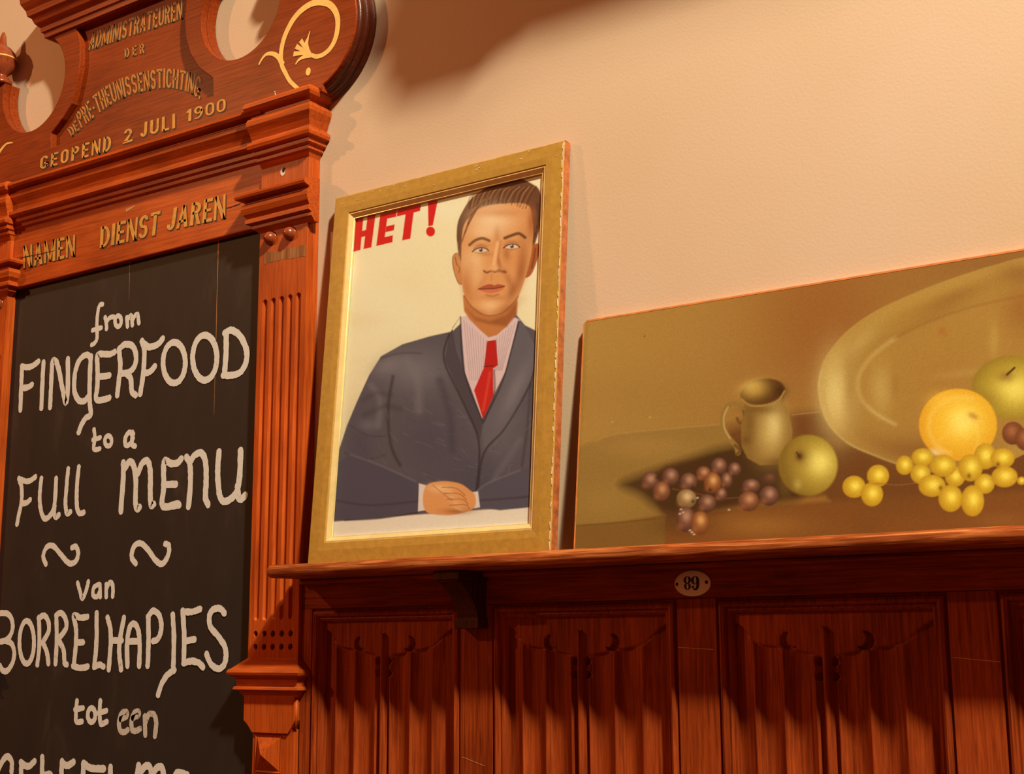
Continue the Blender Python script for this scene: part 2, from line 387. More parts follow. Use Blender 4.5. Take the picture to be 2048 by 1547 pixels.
chalk('chalk_word', ZA, [[(972,255),(970,400),(953,638)], [(985,300),(1020,250),(1055,280),(1070,400),(1067,560),(1080,618),(1100,606)],
    [(1087,340),(1120,262),(1165,242),(1185,330),(1185,470),(1190,590),(1212,582)],
    [(1428,226),(1400,255),(1350,262),(1300,238),(1290,300),(1290,450),(1277,560),(1290,600),(1350,597),(1412,588)], [(1300,430),(1385,425)], [(1330,602),(1370,585),(1405,580)],
    [(1470,212),(1495,260),(1502,400),(1485,600)], [(1500,245),(1540,192),(1590,182),(1620,250),(1625,400),(1620,530),(1640,585)],
    [(1727,170),(1717,300),(1720,430),(1740,535),(1780,560),(1850,510),(1885,400),(1897,160)], [(1872,440),(1880,528),(1905,540),(1933,512)]], .019)
chalk('chalk_flourish', Z6, [[(260,360),(245,315),(265,265),(300,258),(340,300),(390,355),(428,345),(443,300),(430,262),(408,268)]], .016)
chalk('chalk_flourish', Z6, [[(768,357),(745,320),(757,265),(790,242),(830,270),(880,338),(918,360),(952,310),(955,257),(935,246)]], .016)
chalk('chalk_word', Z6, [[(440,467),(452,510),(466,555),(488,510),(500,460)], [(562,475),(532,492),(527,535),(550,545),(566,512)], [(566,478),(568,545)], [(602,475),(602,545)], [(603,497),(625,462),(640,490),(638,542)]], .0140)
chalk('chalk_word', ZB, [[(-45,160),(-40,400),(-50,640)], [(-40,165),(40,150),(90,182),(110,260),(90,340),(50,382),(5,395)], [(50,388),(100,412),(122,480),(110,570),(65,640),(25,642),(0,600)],
    [(332,190),(337,400),(320,590)], [(330,195),(380,172),(415,230),(415,310),(372,388)], [(365,402),(400,480),(415,580)],
    [(482,170),(485,400),(475,580)], [(480,172),(520,148),(560,200),(565,280),(502,370)], [(500,378),(545,470),(552,570),(572,590)],
    [(747,182),(690,190),(630,172),(650,280),(650,400),(632,600)], [(655,402),(710,400)], [(625,602),(690,620),(750,607)],
    [(827,152),(825,400),(807,600)], [(805,610),(850,592),(885,607)],
    [(920,190),(945,300),(945,450),(930,630)], [(1060,192),(1030,350),(1020,480),(1035,630)], [(950,385),(1040,385)],
    [(1090,600),(1087,400),(1110,272),(1145,242),(1180,290),(1195,420),(1190,600)], [(1095,395),(1190,390)],
    [(1270,200),(1270,400),(1262,600)], [(1265,182),(1310,132),(1360,170),(1380,250),(1370,330),(1342,378),(1310,390)],
    [(1477,165),(1487,350),(1482,600)], [(1490,638),(1430,680),(1380,760),(1352,848)],
    [(1562,132),(1575,350),(1570,578)], [(1565,140),(1640,140),(1710,117)], [(1592,390),(1662,376)], [(1570,577),(1640,560),(1700,577),(1735,612)],
    [(1918,152),(1880,112),(1820,122),(1790,180),(1800,270),(1860,342),(1918,430),(1932,520),(1910,600),(1860,625),(1800,580),(1767,500)]],
    .0168, loops=[(232,400,62,182)])
chalk('chalk_word', ZC, [[(657,90),(650,180),(652,265),(700,265)], [(642,162),(708,150)], [(857,90),(852,200),(862,285),(912,266)], [(842,192),(908,172)]], .0150, loops=[(782,210,32,60)])
chalk('chalk_word', ZC, [[(1030,245),(1080,220),(1080,185),(1042,192),(1017,260),(1025,340),(1060,355),(1090,337)],
    [(1135,235),(1183,210),(1180,180),(1147,190),(1122,260),(1130,335),(1160,345),(1195,327)],
    [(1237,220),(1240,378)], [(1242,270),(1275,202),(1318,210),(1335,280),(1322,388)]], .0155, CHALK_THIN)
chalk('chalk_word', ZC, [[(-60,760),(-10,665),(30,590),(70,565),(100,605),(100,690)], [(-60,760),(-50,900),(0,985),(80,960),(95,850),(40,845)], [(182,620),(180,740),(170,990),(250,985)], [(180,612),(215,640),(250,645),(295,605)], [(175,820),(250,810)],
    [(362,570),(358,990)], [(365,740),(405,718),(440,740),(440,990)], [(530,605),(525,740),(520,990),(605,985)], [(530,622),(580,640),(628,610)], [(525,820),(600,810)],
    [(714,620),(710,990),(800,985)], [(716,622),(780,662),(888,668)], [(715,820),(800,815)], [(945,655),(942,990),(1010,980)],
    [(1185,640),(1172,740),(1165,990)], [(1200,700),(1250,642),(1290,690),(1290,990)], [(1305,710),(1350,655),(1395,690),(1402,990)],
    [(1600,722),(1500,718),(1495,990),(1580,985)], [(1500,840),(1570,835)]], .0185)

# frieze with the column headings
mb = MB().box(-3.525, -2.44, YF, -0.001, 1.040, 1.30)
frieze = obj('frieze', mb, MX, board, bevel=0.003)
# ------------------------------------------------------------------ block letters
def _bar(x0, y0, x1, y1): return [[(x0, y0), (x1, y0), (x1, y1), (x0, y1)]]
def _arc(cx, cy, rx, ry, a0, a1, tv=.18, th=.13, n=10):
    o = []
    for i in range(n):
        q = []
        for a, k in ((a0 + (a1 - a0) * i / n, 0), (a0 + (a1 - a0) * (i + 1) / n, 0), (a0 + (a1 - a0) * (i + 1) / n, 1), (a0 + (a1 - a0) * i / n, 1)):
            r = math.radians(a); q.append((cx + (rx - tv * k) * math.cos(r), cy + (ry - th * k) * math.sin(r)))
        o.append(q)
    return o
V, Q = .19, .13
_st = _bar(0, 0, V, 1)
_bowl = _arc(.2, .73, .35, .27, -90, 90) + _bar(.1, .87, .21, 1) + _bar(.1, .46, .21, .59)
_O = _arc(.28, .70, .28, .30, 0, 180) + _arc(.28, .30, .28, .30, 180, 360) + _bar(0, .30, .18, .70) + _bar(.38, .30, .56, .70)
_Cc = _arc(.28, .70, .28, .30, 8, 180) + _arc(.28, .30, .28, .30, 180, 352) + _bar(0, .30, .18, .70)
GLY = {
 'A': (.60, [[(0, 0), (.14, 0), (.36, 1), (.22, 1)], [(.40, 0), (.60, 0), (.38, 1), (.22, 1)]] + _bar(.10, .24, .48, .35)),
 'D': (.57, _st + _arc(.2, .5, .37, .5, -90, 90) + _bar(.1, .87, .21, 1) + _bar(.1, 0, .21, .13)),
 'M': (.76, _bar(0, 0, .13, 1) + _bar(.57, 0, .76, 1) + [[(0, 1), (.18, 1), (.44, .05), (.32, .05)], [(.58, 1), (.70, 1), (.44, .05), (.34, .05)]]),
 'I': (.19, _st), 'N': (.60, _bar(0, 0, .13, 1) + _bar(.47, 0, .60, 1) + [[(0, 1), (.20, 1), (.60, 0), (.40, 0)]]),
 'S': (.54, _arc(.27, .715, .27, .285, 15, 270) + _arc(.27, .285, .27, .285, -165, 90)),
 'T': (.56, _bar(0, .86, .56, 1) + _bar(.185, 0, .375, .9)),
 'R': (.57, _st + _bowl + [[(.22, .5), (.38, .5), (.57, 0), (.38, 0)]]), 'P': (.55, _st + _bowl),
 'E': (.50, _st + _bar(.1, .86, .5, 1) + _bar(.1, 0, .5, .14) + _bar(.1, .45, .44, .57)),
 'L': (.48, _st + _bar(.1, 0, .48, .14)), 'H': (.58, _st + _bar(.39, 0, .58, 1) + _bar(.1, .44, .45, .57)),
 'U': (.57, _bar(0, .28, .19, 1) + _bar(.42, .28, .57, 1) + _arc(.285, .29, .285, .29, 180, 360, .17)),
 'C': (.55, _Cc), 'G': (.56, _Cc + _bar(.29, .36, .56, .48) + _bar(.42, .1, .56, .48)), 'O': (.56, _O), '0': (.58, _arc(.29, .66, .29, .34, 0, 180, .15, .12) + _arc(.29, .34, .29, .34, 180, 360, .15, .12) + _bar(0, .34, .15, .66) + _bar(.43, .34, .58, .66)),
 'J': (.42, _bar(.23, .25, .42, 1) + _arc(.21, .26, .21, .26, 175, 360)),
 '2': (.55, _arc(.27, .71, .27, .29, -35, 175) + [[(.33, .54), (.50, .60), (.24, .10), (0, .08)]] + _bar(0, 0, .55, .14)),
 '1': (.34, _bar(.13, 0, .32, 1) + [[(0, .82), (0, .70), (.14, .76), (.14, .98)]]),
 '9': (.57, _arc(.27, .70, .27, .30, 0, 360, .15, .11, 20) + [[(.43, .72), (.57, .72), (.57, .42), (.42, .42)], [(.42, .42), (.57, .42), (.48, .18), (.37, .22)], [(.37, .22), (.48, .18), (.30, .0), (.26, .11)], [(.26, .11), (.30, 0), (.06, .03), (.08, .14)]]),
 '-': (.28, _bar(.02, .38, .26, .50)), '.': (.17, _bar(0, 0, .17, .15)), ' ': (.30, []),
}
def along(poly, s):
    P = [Vector(p) for p in poly]; ln = [(b - a).length for a, b in zip(P[:-1], P[1:])]; tot = sum(ln); d = max(0, min(1, s)) * tot
    for a, b, l in zip(P[:-1], P[1:], ln):
        if d <= l or b is P[-1]: return a.lerp(b, min(1.0, d / l))
        d -= l
def gilt_text(name, text, bottom, top, y, parent, gap=.10, drop=(1.7, 1.9), curve=False, mat=None):
    if curve: bottom, top = smooth_line(bottom, 6), smooth_line(top, 6)
    tot = sum(GLY[c][0] + gap for c in text) - gap
    fr, sh = MB(), MB(); x = 0.0
    for c in text:
        w, polys = GLY[c]
        for p in polys:
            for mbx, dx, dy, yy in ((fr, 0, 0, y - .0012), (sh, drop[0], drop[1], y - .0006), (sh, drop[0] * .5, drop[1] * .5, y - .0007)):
                q = []
                for gx, gy in p:
                    s = (x + gx) / tot; b, t = along(bottom, s), along(top, s); v = b.lerp(t, gy)
                    a = at(v.x + dx, v.y + dy, y); q.append((a[0], yy, a[1]))
                mbx.add(q, [(0, 1, 2, 3)])
        x += w + gap
    a = obj(name, fr, GOLD2 if name == 'title_lettering' else GOLD, parent, label='gold painted letters')
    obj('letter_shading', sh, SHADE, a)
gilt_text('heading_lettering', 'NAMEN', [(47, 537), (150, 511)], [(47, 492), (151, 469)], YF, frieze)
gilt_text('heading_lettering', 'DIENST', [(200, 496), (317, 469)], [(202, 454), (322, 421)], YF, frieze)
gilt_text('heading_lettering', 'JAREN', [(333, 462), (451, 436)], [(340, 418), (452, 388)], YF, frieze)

# cornice between the pilasters
cprof = [(0.0, 1.375), (0.040, 1.368), (0.048, 1.362), (0.050, 1.354), (0.046, 1.346), (0.030, 1.342), (0.030, 1.336), (0.035, 1.330), (0.034, 1.318), (0.024, 1.296), (0.021, 1.282),
         (0.021, 1.276), (0.030, 1.272), (0.031, 1.262), (0.026, 1.256), (0.016, 1.252), (0.016, 1.240), (0.008, 1.236), (0.008, 1.226), (0.0, 1.220)]
mb = MB(); P = [[(x, YF - o, 1.212 + (z - 1.22) * .9 - .010 * (x - BC)) for x in (-3.53, -2.42)] for o, z in cprof]; mb.grid(P, 0, False); obj('cornice', mb, MX, board)

# pilasters --------------------------------------------------------
flx = [-2.4235 + .0284 * i for i in range(5)]
def pilaster(mx):
    fix = (lambda m: m.mirror_x(BC)) if mx else (lambda m: m)
    body = MB().box(XPL, XPR, -0.022, -0.001, -0.10, 1.24)
    xs = np.linspace(XPL, XPR, 150)
    zs = np.concatenate([np.linspace(-.03, .09, 78), np.linspace(.10, .82, 18), np.linspace(.83, .86, 24), np.linspace(.875, 1.24, 12)])
    P = []
    for z in zs:
        row = []
        for x in xs:
            d = 0.0
            for fx in flx:
                r = .0082; dx = abs(x - fx); dz = max(0, z - (.846 - r), (.0665 + r) - z); q = math.hypot(dx, dz)
                if q < r: d = max(d, .0065 * (1 - (q / r) ** 4))
                for hz in (.0355, .0055):
                    if math.hypot(x - fx, z - hz) < .0066: d = .014
            row.append((x, -0.040 + d, z))
        P.append([(XPL, -.0225, z)] + row + [(XPR, -.0225, z)])
    body.grid(P, 0, False)
    sh = obj('pilaster_shaft', fix(body), MZS, board)
    for hz in (.0355, .0055):
        for fx in flx:
            k = MB(); k.add([(fx + .0064 * math.cos(a), -.0310, hz + .0064 * math.sin(a)) for a in np.linspace(0, 2 * math.pi, 13)[:-1]], [tuple(range(12))]); obj('peg_hole', fix(k), BLACK, sh)
    for bx in (-2.4085, -2.3417):
        k = MB(); P = []
        for i in range(9):
            a = math.pi / 2 * i / 8
            P.append([(bx + .0165 * math.cos(a) * math.cos(t), -.041 - .017 * math.sin(a) * 1.15, 1.000 + .0165 * math.cos(a) * math.sin(t)) for t in np.linspace(0, 2 * math.pi, 25)[:-1]])
        k.grid(P, 0, True, True); k.grid([[(bx + .0185 * math.cos(t), yy, 1.0 + .0185 * math.sin(t)) for t in np.linspace(0, 2 * math.pi, 25)[:-1]] for yy in (-.039, -.043)] + [[(bx + .016 * math.cos(t), -.044, 1.0 + .016 * math.sin(t)) for t in np.linspace(0, 2 * math.pi, 25)[:-1]]], 0, True, True)
        obj('ball_boss', fix(k), MB_BALL, sh)
    # upper capital: the cornice breaking forward over the pilaster
    up = [(0.0, 1.362), (.030, 1.356), (.040, 1.350), (.044, 1.343), (.044, 1.336), (.040, 1.328), (.026, 1.322), (.026, 1.314), (.033, 1.309), (.037, 1.300), (.036, 1.290), (.028, 1.272), (.023, 1.256),
          (.023, 1.250), (.032, 1.247), (.034, 1.239), (.032, 1.231), (.021, 1.228), (.021, 1.216), (.012, 1.213), (.012, 1.203), (.006, 1.200), (0.0, 1.186)]
    k = MB().ressaut(XPL, XPR, -.040, -.002, up, L=0.55, F=1.12); obj('capital', fix(k), MX, board)
    low = [(0.0, 1.128), (.044, 1.118), (.046, 1.112), (.044, 1.106), (.024, 1.102), (.024, 1.096), (.032, 1.090), (.034, 1.080), (.030, 1.066), (.022, 1.056), (.026, 1.052), (.026, 1.043), (.014, 1.040), (.014, 1.030), (.008, 1.026), (0.0, 1.018)]
    k = MB().ressaut(XPL, -2.262, -.040, -.024, low, L=1.25, F=0.85, Rr=0.0); obj('capital', fix(k), MX, board)
    bs = [(0.0, -.020), (.016, -.036), (.021, -.041), (.024, -.044), (.029, -.047), (.031, -.053), (.029, -.059), (.021, -.063), (.017, -.066), (.015, -.078), (.016, -.084), (.020, -.087), (.021, -.092), (.012, -.095), (.010, -.101), (.004, -.108), (0.0, -.112)]
    k = MB().ressaut(XPL, XPR, -.040, -.0315, bs, L=1.25, F=1.0, Rr=1.0); obj('base_moulding', fix(k), MX, board)
    # pedestal block with hollowed lower corners over a narrower die with a faceted boss
    out = [(-2.4500, -.105), (-2.2856, -.105), (-2.2856, -.160), (-2.290, -.168), (-2.300, -.182), (-2.307, -.190), (-2.422, -.190), (-2.428, -.182), (-2.440, -.170), (-2.4500, -.163)]
    obj('pedestal_block', fix(plate([out], -.002, -.046, .0015)), MZ, board)
    die = MB().box(-2.424, -2.290, -.040, -.002, -H, -.18); dd = obj('pedestal_die', fix(die), MZ, board, bevel=.002)
    k = MB(); a, b, z0, z1 = -2.4115, -2.330, -.278, -.195; fr = .004
    k.add([(a, -.040, z0), (b, -.040, z0), (b, -.040, z1), (a, -.040, z1), (a, -.043, z0), (b, -.043, z0), (b, -.043, z1), (a, -.043, z1), (a + fr, -.041, z0 + fr), (b - fr, -.041, z0 + fr), (b - fr, -.041, z1 - fr), (a + fr, -.041, z1 - fr), ((a + b) / 2, -.066, (z0 + z1) / 2)],
          [(0, 1, 5, 4), (1, 2, 6, 5), (2, 3, 7, 6), (3, 0, 4, 7), (4, 5, 9, 8), (5, 6, 10, 9), (6, 7, 11, 10), (7, 4, 8, 11), (8, 9, 12), (9, 10, 12), (10, 11, 12), (11, 8, 12)])
    obj('faceted_boss', fix(k), MZ, dd)
    k = MB().tube((-2.2870, -.0400, -.112), (-2.2870, -.0400, -.176), .0048, 10); obj('corner_spindle', fix(k), MZ, board)
MB_BALL = wood('boss_wood', (0.16, 0.03, 0.012, 1), (0.30, 0.06, 0.020, 1), (0.36, 0.08, 0.03, 1), 'Z', 0.22, spec=.5)
pilaster(False); pilaster(True)

# crest ------------------------------------------------------------
HR, HX, HZ = 0.147, 0.435, 1.648                # the two round openings, offset from the centre line
VX, VZ, VR = 0.674, 1.510, 0.168                # the volutes
half = [(0.735, 1.338)]
a0 = math.atan2(1.338 - VZ, 0.735 - VX)
for a in np.linspace(math.radians(-68), math.radians(95), 30): half.append((VX + VR * math.cos(a), VZ + VR * math.sin(a)))
half += [(0.63, 1.690), (0.605, 1.694)]
for a in np.linspace(math.radians(15), math.radians(-232), 44): half.append((HX + HR * math.cos(a), HZ + HR * math.sin(a)))
half += [(0.352, 1.785), (0.372, 1.800), (0.385, 1.815), (0.385, 2.0)]
outline = [(BC + x, z) for x, z in half] + [(BC - x, z) for x, z in reversed(half)]
recL = [(140, 39), (150, 50), (156, 66), (160, 87), (159.5, 124), (157, 145), (153, 165), (143.5, 206), (124, 237), (102, 266), (102, 295), (426, 191), (425, 156), (397, 135), (380, 107), (371, 75), (369, 37), (372, 0), (378, -32)]
rec = [at(px, py, YCR) for px, py in recL]
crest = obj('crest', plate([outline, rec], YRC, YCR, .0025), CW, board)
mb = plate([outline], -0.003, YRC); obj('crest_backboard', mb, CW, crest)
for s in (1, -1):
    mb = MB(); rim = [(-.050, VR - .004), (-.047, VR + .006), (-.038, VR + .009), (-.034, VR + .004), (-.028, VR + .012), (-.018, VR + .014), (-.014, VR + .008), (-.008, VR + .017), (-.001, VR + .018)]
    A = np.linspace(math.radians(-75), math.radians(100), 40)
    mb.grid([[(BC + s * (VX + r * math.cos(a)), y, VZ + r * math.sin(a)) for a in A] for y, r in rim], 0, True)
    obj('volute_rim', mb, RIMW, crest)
# stepped cornice over the tablet
tp = [(0.0, 1.772), (.012, 1.776), (.014, 1.790), (.022, 1.794), (.024, 1.808), (.040, 1.822), (.048, 1.838), (.060, 1.846), (.064, 1.862), (.080, 1.885), (.084, 1.91), (0.0, 1.93)]
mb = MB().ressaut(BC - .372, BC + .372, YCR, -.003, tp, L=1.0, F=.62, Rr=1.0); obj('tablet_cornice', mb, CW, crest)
# turned ball finials on the inner ends of the volutes
for s in (1, -1):
    x = BC + s * 0.610
    mb = MB().lathe(x, -.049, [(0, 1.690), (.034, 1.690), (.034, 1.700), (.026, 1.702), (.024, 1.712), (.016, 1.716), (.020, 1.722), (.034, 1.734), (.041, 1.750), (.043, 1.764), (.0455, 1.768), (.0455, 1.775), (.043, 1.779), (.040, 1.790), (.028, 1.806), (.016, 1.814), (.011, 1.822), (.009, 1.845), (.004, 1.86), (0, 1.862)])
    f = obj('ball_finial', mb, MB_BALL, crest)
    mb = MB().lathe(x, -.049, [(.0440, 1.7685), (.0462, 1.770), (.0462, 1.773), (.0440, 1.7745)]); obj('gilt_band', mb, SCROLL, f)

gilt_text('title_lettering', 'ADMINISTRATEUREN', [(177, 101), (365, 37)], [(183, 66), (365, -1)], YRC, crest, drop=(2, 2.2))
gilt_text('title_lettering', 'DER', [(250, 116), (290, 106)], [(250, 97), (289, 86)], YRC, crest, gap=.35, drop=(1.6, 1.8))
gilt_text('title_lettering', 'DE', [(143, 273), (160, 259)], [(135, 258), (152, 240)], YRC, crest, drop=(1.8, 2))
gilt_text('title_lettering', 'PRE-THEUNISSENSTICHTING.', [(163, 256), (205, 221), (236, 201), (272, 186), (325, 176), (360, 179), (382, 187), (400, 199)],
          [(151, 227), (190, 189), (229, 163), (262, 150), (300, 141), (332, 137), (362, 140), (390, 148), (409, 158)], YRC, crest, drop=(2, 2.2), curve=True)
gilt_text('date_lettering', 'GEOPEND', [(80, 339), (222, 301)], [(82, 314), (224, 270)], YCR, crest, gap=.2)
gilt_text('date_lettering', '2', [(246, 288), (266, 282)], [(249, 260), (265, 255)], YCR, crest)
gilt_text('date_lettering', 'JULI', [(281, 275), (351, 256)], [(283, 246), (351, 227)], YCR, crest, gap=.2)
gilt_text('date_lettering', '1900', [(373, 244), (452, 221)], [(374, 220), (452, 196)], YCR, crest, gap=.16)

ZS = lambda p: sc(.25, 400, 0, p)
mb = MB(); y = YCR - .001; kk = 0
for pts, w, tp in (
    ([(795,718),(722,650),(682,580),(655,520),(648,440),(660,350),(690,260),(740,165),(800,92),(880,35),(955,17),(1030,32),(1080,85),(1102,160),(1095,260),(1070,340),(1030,400),(980,438),(930,452),(888,438)], .0155, lambda t: 0.65 + 0.45 * math.sin(math.pi * t)),
    ([(662,520),(632,462),(590,432),(540,430),(502,462),(470,518)], .0145, lambda t: 1.15 - 0.85 * t),
    ([(890,440),(860,400),(850,355),(862,310),(880,250)], .013, lambda t: .25 + 1.0 * math.sin(math.pi * min(1, t * 1.1 + .05)) * (1 - .3 * t)),
    ([(885,432),(845,385),(805,322)], .011, lambda t: .5 + .7 * t), ([(880,436),(830,405),(768,370)], .011, lambda t: .5 + .7 * t),
    ([(875,438),(820,425),(748,432)], .011, lambda t: .5 + .7 * t), ([(885,442),(830,455),(790,480),(765,515)], .012, lambda t: 1.1 - .8 * t)):
    kk += 1; ribbon(mb, [at(a, b, y) for a, b in ZS(pts)], w, y - .00005 * kk, taper=tp)
obj('gilt_scroll', mb, SCROLL, crest, label='gold incised scroll with leaf')
mb = MB(); c = at(616.5, 143, y); mb.add([(c[0] + .0085 * math.cos(a), y, c[1] + .0105 * math.sin(a)) for a in np.linspace(0, 2 * math.pi, 17)[:-1]], [tuple(range(16))]); obj('gilt_dot', mb, SCROLL, crest)
mb = MB(); ribbon(mb, [at(a, b, y) for a, b in ((-6, 312), (4, 297), (14, 287), (26, 285))], .012, y - .0003, taper=lambda t: 1.1 - .8 * t)
obj('gilt_scroll', mb, SCROLL, crest)
mb = MB(); a = at(546, 196, -.075); mb.tube((a[0], -.060, a[1] - .004), (a[0] - .004, -.066, a[1] + .020), .0013, 8); mb.tube((a[0] - .004, -.066, a[1] + .020), (a[0] - .0043, -.0665, a[1] + .0214), .0032, 10)
obj('nail', mb, STEEL, board, label='bent silver nail')
a = at(566, 343, -.040)
mb = MB(); t16 = np.linspace(0, 2 * math.pi, 17)[:-1]
mb.add([(a[0] + .0085 * math.cos(t), -.0408, a[1] + .011 * math.sin(t)) for t in t16], [tuple(range(16))], 1)
mb.add([(a[0] + .003 + .005 * math.cos(t), -.0412, a[1] + .0035 + .0065 * math.sin(t)) for t in t16], [tuple(range(16))], 0)
obj('drilled_hole', mb, [BLACK, PALE], board)

WEAR = wood('worn_wood', (0.10, 0.030, 0.012, 1), (0.30, 0.120, 0.045, 1), (0.50, 0.25, 0.12, 1), 'Z', 0.6, scale=.6)
mb = MB(); ribbon(mb, [at(528, 517, -.0405), at(560, 510, -.0405), at(611, 500, -.0405)], .030, -.0404, taper=lambda t: .92 + .08 * math.sin(9 * t), jag=.10); obj('worn_band', mb, WEAR, board)
mb = MB(); ribbon(mb, [at(252, 421, YF), at(262, 416, YF), at(270, 411, YF)], .010, YF - .0006, taper=lambda t: 1 - .7 * t, jag=.4); obj('chipped_spot', mb, SCRATCH, frieze)
mb = MB(); ribbon(mb, [at(445, 418, YF), at(462, 414, YF), at(481, 407, YF)], .0028, YF - .0005, taper=lambda t: .6 + .5 * t, jag=.3); obj('crack', mb, BLACK, frieze)
mb = MB(); ribbon(mb, [at(40, 516, YF), at(75, 509, YF), at(110, 501, YF)], .0028, YF - .0017, taper=lambda t: 1 - .5 * t, jag=.3); obj('crack', mb, BLACK, frieze)

# ------------------------------------------------------------------ wainscot
pan = root('oak_panelling', (-0.9, 0, -H), 'dark red-brown oak panelling with carved linenfold panels beneath the ledge', 'panelling')
YS, YP = -0.030, -0.010
SC = [-1.781 + .52 * k for k in range(-1, 6)]
X0P, X1P = -2.2845, XR - 0.02
obj('top_rail', MB().box(X0P, X1P, YS, -.0005, .0905, .157), PX_, pan, bevel=.001)
obj('bottom_rail', MB().box(X0P, X1P, YS, -.0005, -H, -1.22), PX_, pan, bevel=.001)
scr = {0: [(925, 1513), (970, 1531)], 1: [(1357, 1294), (1427, 1298)], 2: [(1907, 1314), (2001, 1323)]}
for i, c in enumerate(SC):
    x0, x1 = max(X0P, c - .0415), min(c + .0415, X1P)
    mb = MB().box(x0, x1, YS, -.0005, -1.2199, .0899)
    if i - 1 in scr:
        p = scr[i - 1]; ribbon(mb, [at(q[0], q[1], YS) for q in p], .0022, YS - .0006, taper=lambda t: .5 + .5 * math.sin(math.pi * t), mi=1, smooth=False)
    obj('stile', mb, [PZ_, SCRATCH], pan, bevel=.0008)
RID = [0.0, .108, .26, .425, .525, .69, .855, 1.0]
CX = [0, .04, .11, .25, .31, .42, .475, .53, .69, .75, .86, .95, 1.0]
CZ = [.018, .025, .056, .064, .067, .077, .092, .077, .067, .064, .056, .028, .018]
def fold_depth(u, v):                            # u across 0..1, v metres below the panel top
    ground = .0075
    zc = np.interp(u, CX, CZ)
    for a, b in zip(RID[:-1], RID[1:]):
        if a <= u <= b:
            t = (u - a) / (b - a); d = .0155 * math.sin(math.pi * t ** .85) ** .9 if 0 < t < 1 else 0.0
            if a == 0.0: d = .0155 * math.cos(math.pi / 2 * t) ** .8
            if b == 1.0: d = .0155 * math.sin(math.pi / 2 * t)
            break
    if .425 < u < .525: d = .012
    k = max(0.0, min(1.0, (v - zc) / .002)); h = ground * (1 - k) + d * k
    g = abs(v - zc)
    if g < .003: h += .003 * (1 - g / .003)
    for cu, s in ((.285, 1), (.665, -1)):        # hooked curls cut beside the second folds
        dx, dz = (u - cu) * .37 * s, v - .051; r = math.hypot(dx, dz); r2 = math.hypot(dx - .010, dz + .004)
        if r < .017 and r2 > .0150: h = max(h, .019)
    for cu in (.442, .512):                      # pierced cusps beside the rib
        for cv, rr in ((.088, .009), (.114, .0095)):
            r = math.hypot((u - cu) * .37, v - cv)
            if r < rr: h = max(h, .018 * (1 - (r / rr) ** 4) + .004)
    e = abs(u - .476) * .37; tip = .024
    if v > tip and e < .0085 * min(1, (v - tip) / .02): h = min(h, -.004 + .012 * (e / .0085) ** 2)
    return h
for i in range(len(SC) - 1):
    x0, x1 = max(X0P + .031, SC[i] + .0415), SC[i + 1] - .0415
    if i == 0: x0 = -2.2529
    z0, z1 = -1.22, .0905
    mb = MB(); pr = [(0, YS), (.002, YS + .006), (.005, YS + .006), (.007, YS - .003), (.012, YS - .006), (.017, YS - .003), (.019, YS + .004), (.023, YS + .003), (.028, YS + .008), (.031, YS + .016), (.031, YP + .006)]
    P = [[(x0 + s, y, z0 + s), (x1 - s, y, z0 + s), (x1 - s, y, z1 - s), (x0 + s, y, z1 - s)] for s, y in pr]
    mb.grid(P, 0, False, True); obj('panel_moulding', mb, PX_ if False else PZ_, pan)
    xs = np.linspace(x0 + .030, x1 - .030, 190); vs = np.concatenate([np.linspace(0, .15, 76), np.linspace(.16, 1.25, 24)])
    vis = i < 5
    P = [[(x, YP - .012 + (fold_depth((x - xs[0]) / (xs[-1] - xs[0]), v) if vis else .004), z1 - .030 - v) for x in xs] for v in vs]
    mb = MB().grid(P, 0, True); obj('linenfold_panel', mb, PZ_, pan)
obj('end_stile', MB().box(X0P, -2.2529, YS + .0002, -.0005, -1.2199, .0897), PZ_, pan)

# ------------------------------------------------------------------ ledge shelf
shelf = root('ledge_shelf', (-0.9, 0, .155), 'long oak ledge with rounded worn front edge above the dark panelling', 'shelf')
SD, ST, SB = -.150, .1865, .1575
prof = [(-.0005, ST), (SD + .012, ST)] + [(SD + .012 - .012 * math.sin(a), (ST + SB) / 2 + (ST - SB) / 2 * math.cos(a)) for a in np.linspace(.15, math.pi - .15, 12)] + [(SD + .012, SB), (-.0005, SB)]
X0S = -2.2835
P = []
for x, k in ((X0S, .62), (X0S + .0015, .84), (X0S + .004, .95), (X0S + .008, 1.0)) + tuple((X0S + .05 + .08 * q, 1.0) for q in range(0, 46)):
    cz = (ST + SB) / 2
    P.append([(x, max(y, y * 1.0) if y > -.01 else y * (1 - .04 * (1 - k)), cz + (z - cz) * k) for y, z in prof])
mb = MB().grid([[tuple(p) for p in row] for row in P], 0, True)
mb.add(P[0], [tuple(range(len(prof)))]); mb.add(P[-1], [tuple(range(len(prof)))])
obj('shelf_board', mb, SHELF, shelf)
mb = MB().box(X0S + .002, P[-1][0][0], -.0495, -.0305, .146, .1574); obj('bed_mould', mb, PX_, shelf, bevel=.004)
bk = [(-.0305, .1572), (-.130, .1572), (-.130, .134), (-.118, .132), (-.112, .126), (-.092, .112), (-.076, .094), (-.066, .076), (-.060, .064), (-.060, .043), (-.0305, .043)]
mb = MB()
for a, b, grow in ((-1.8085, -1.7535, 0),):
    mb.add([(a, y, z) for y, z in bk] + [(b, y, z) for y, z in bk], [tuple(range(len(bk))), tuple(range(2 * len(bk) - 1, len(bk) - 1, -1))] + [(i, (i + 1) % len(bk), len(bk) + (i + 1) % len(bk), len(bk) + i) for i in range(len(bk))])
mb.box(-1.8145, -1.7475, -.134, -.0305, .138, .1571); mb.box(-1.8120, -1.7500, -.064, -.0305, .040, .060)
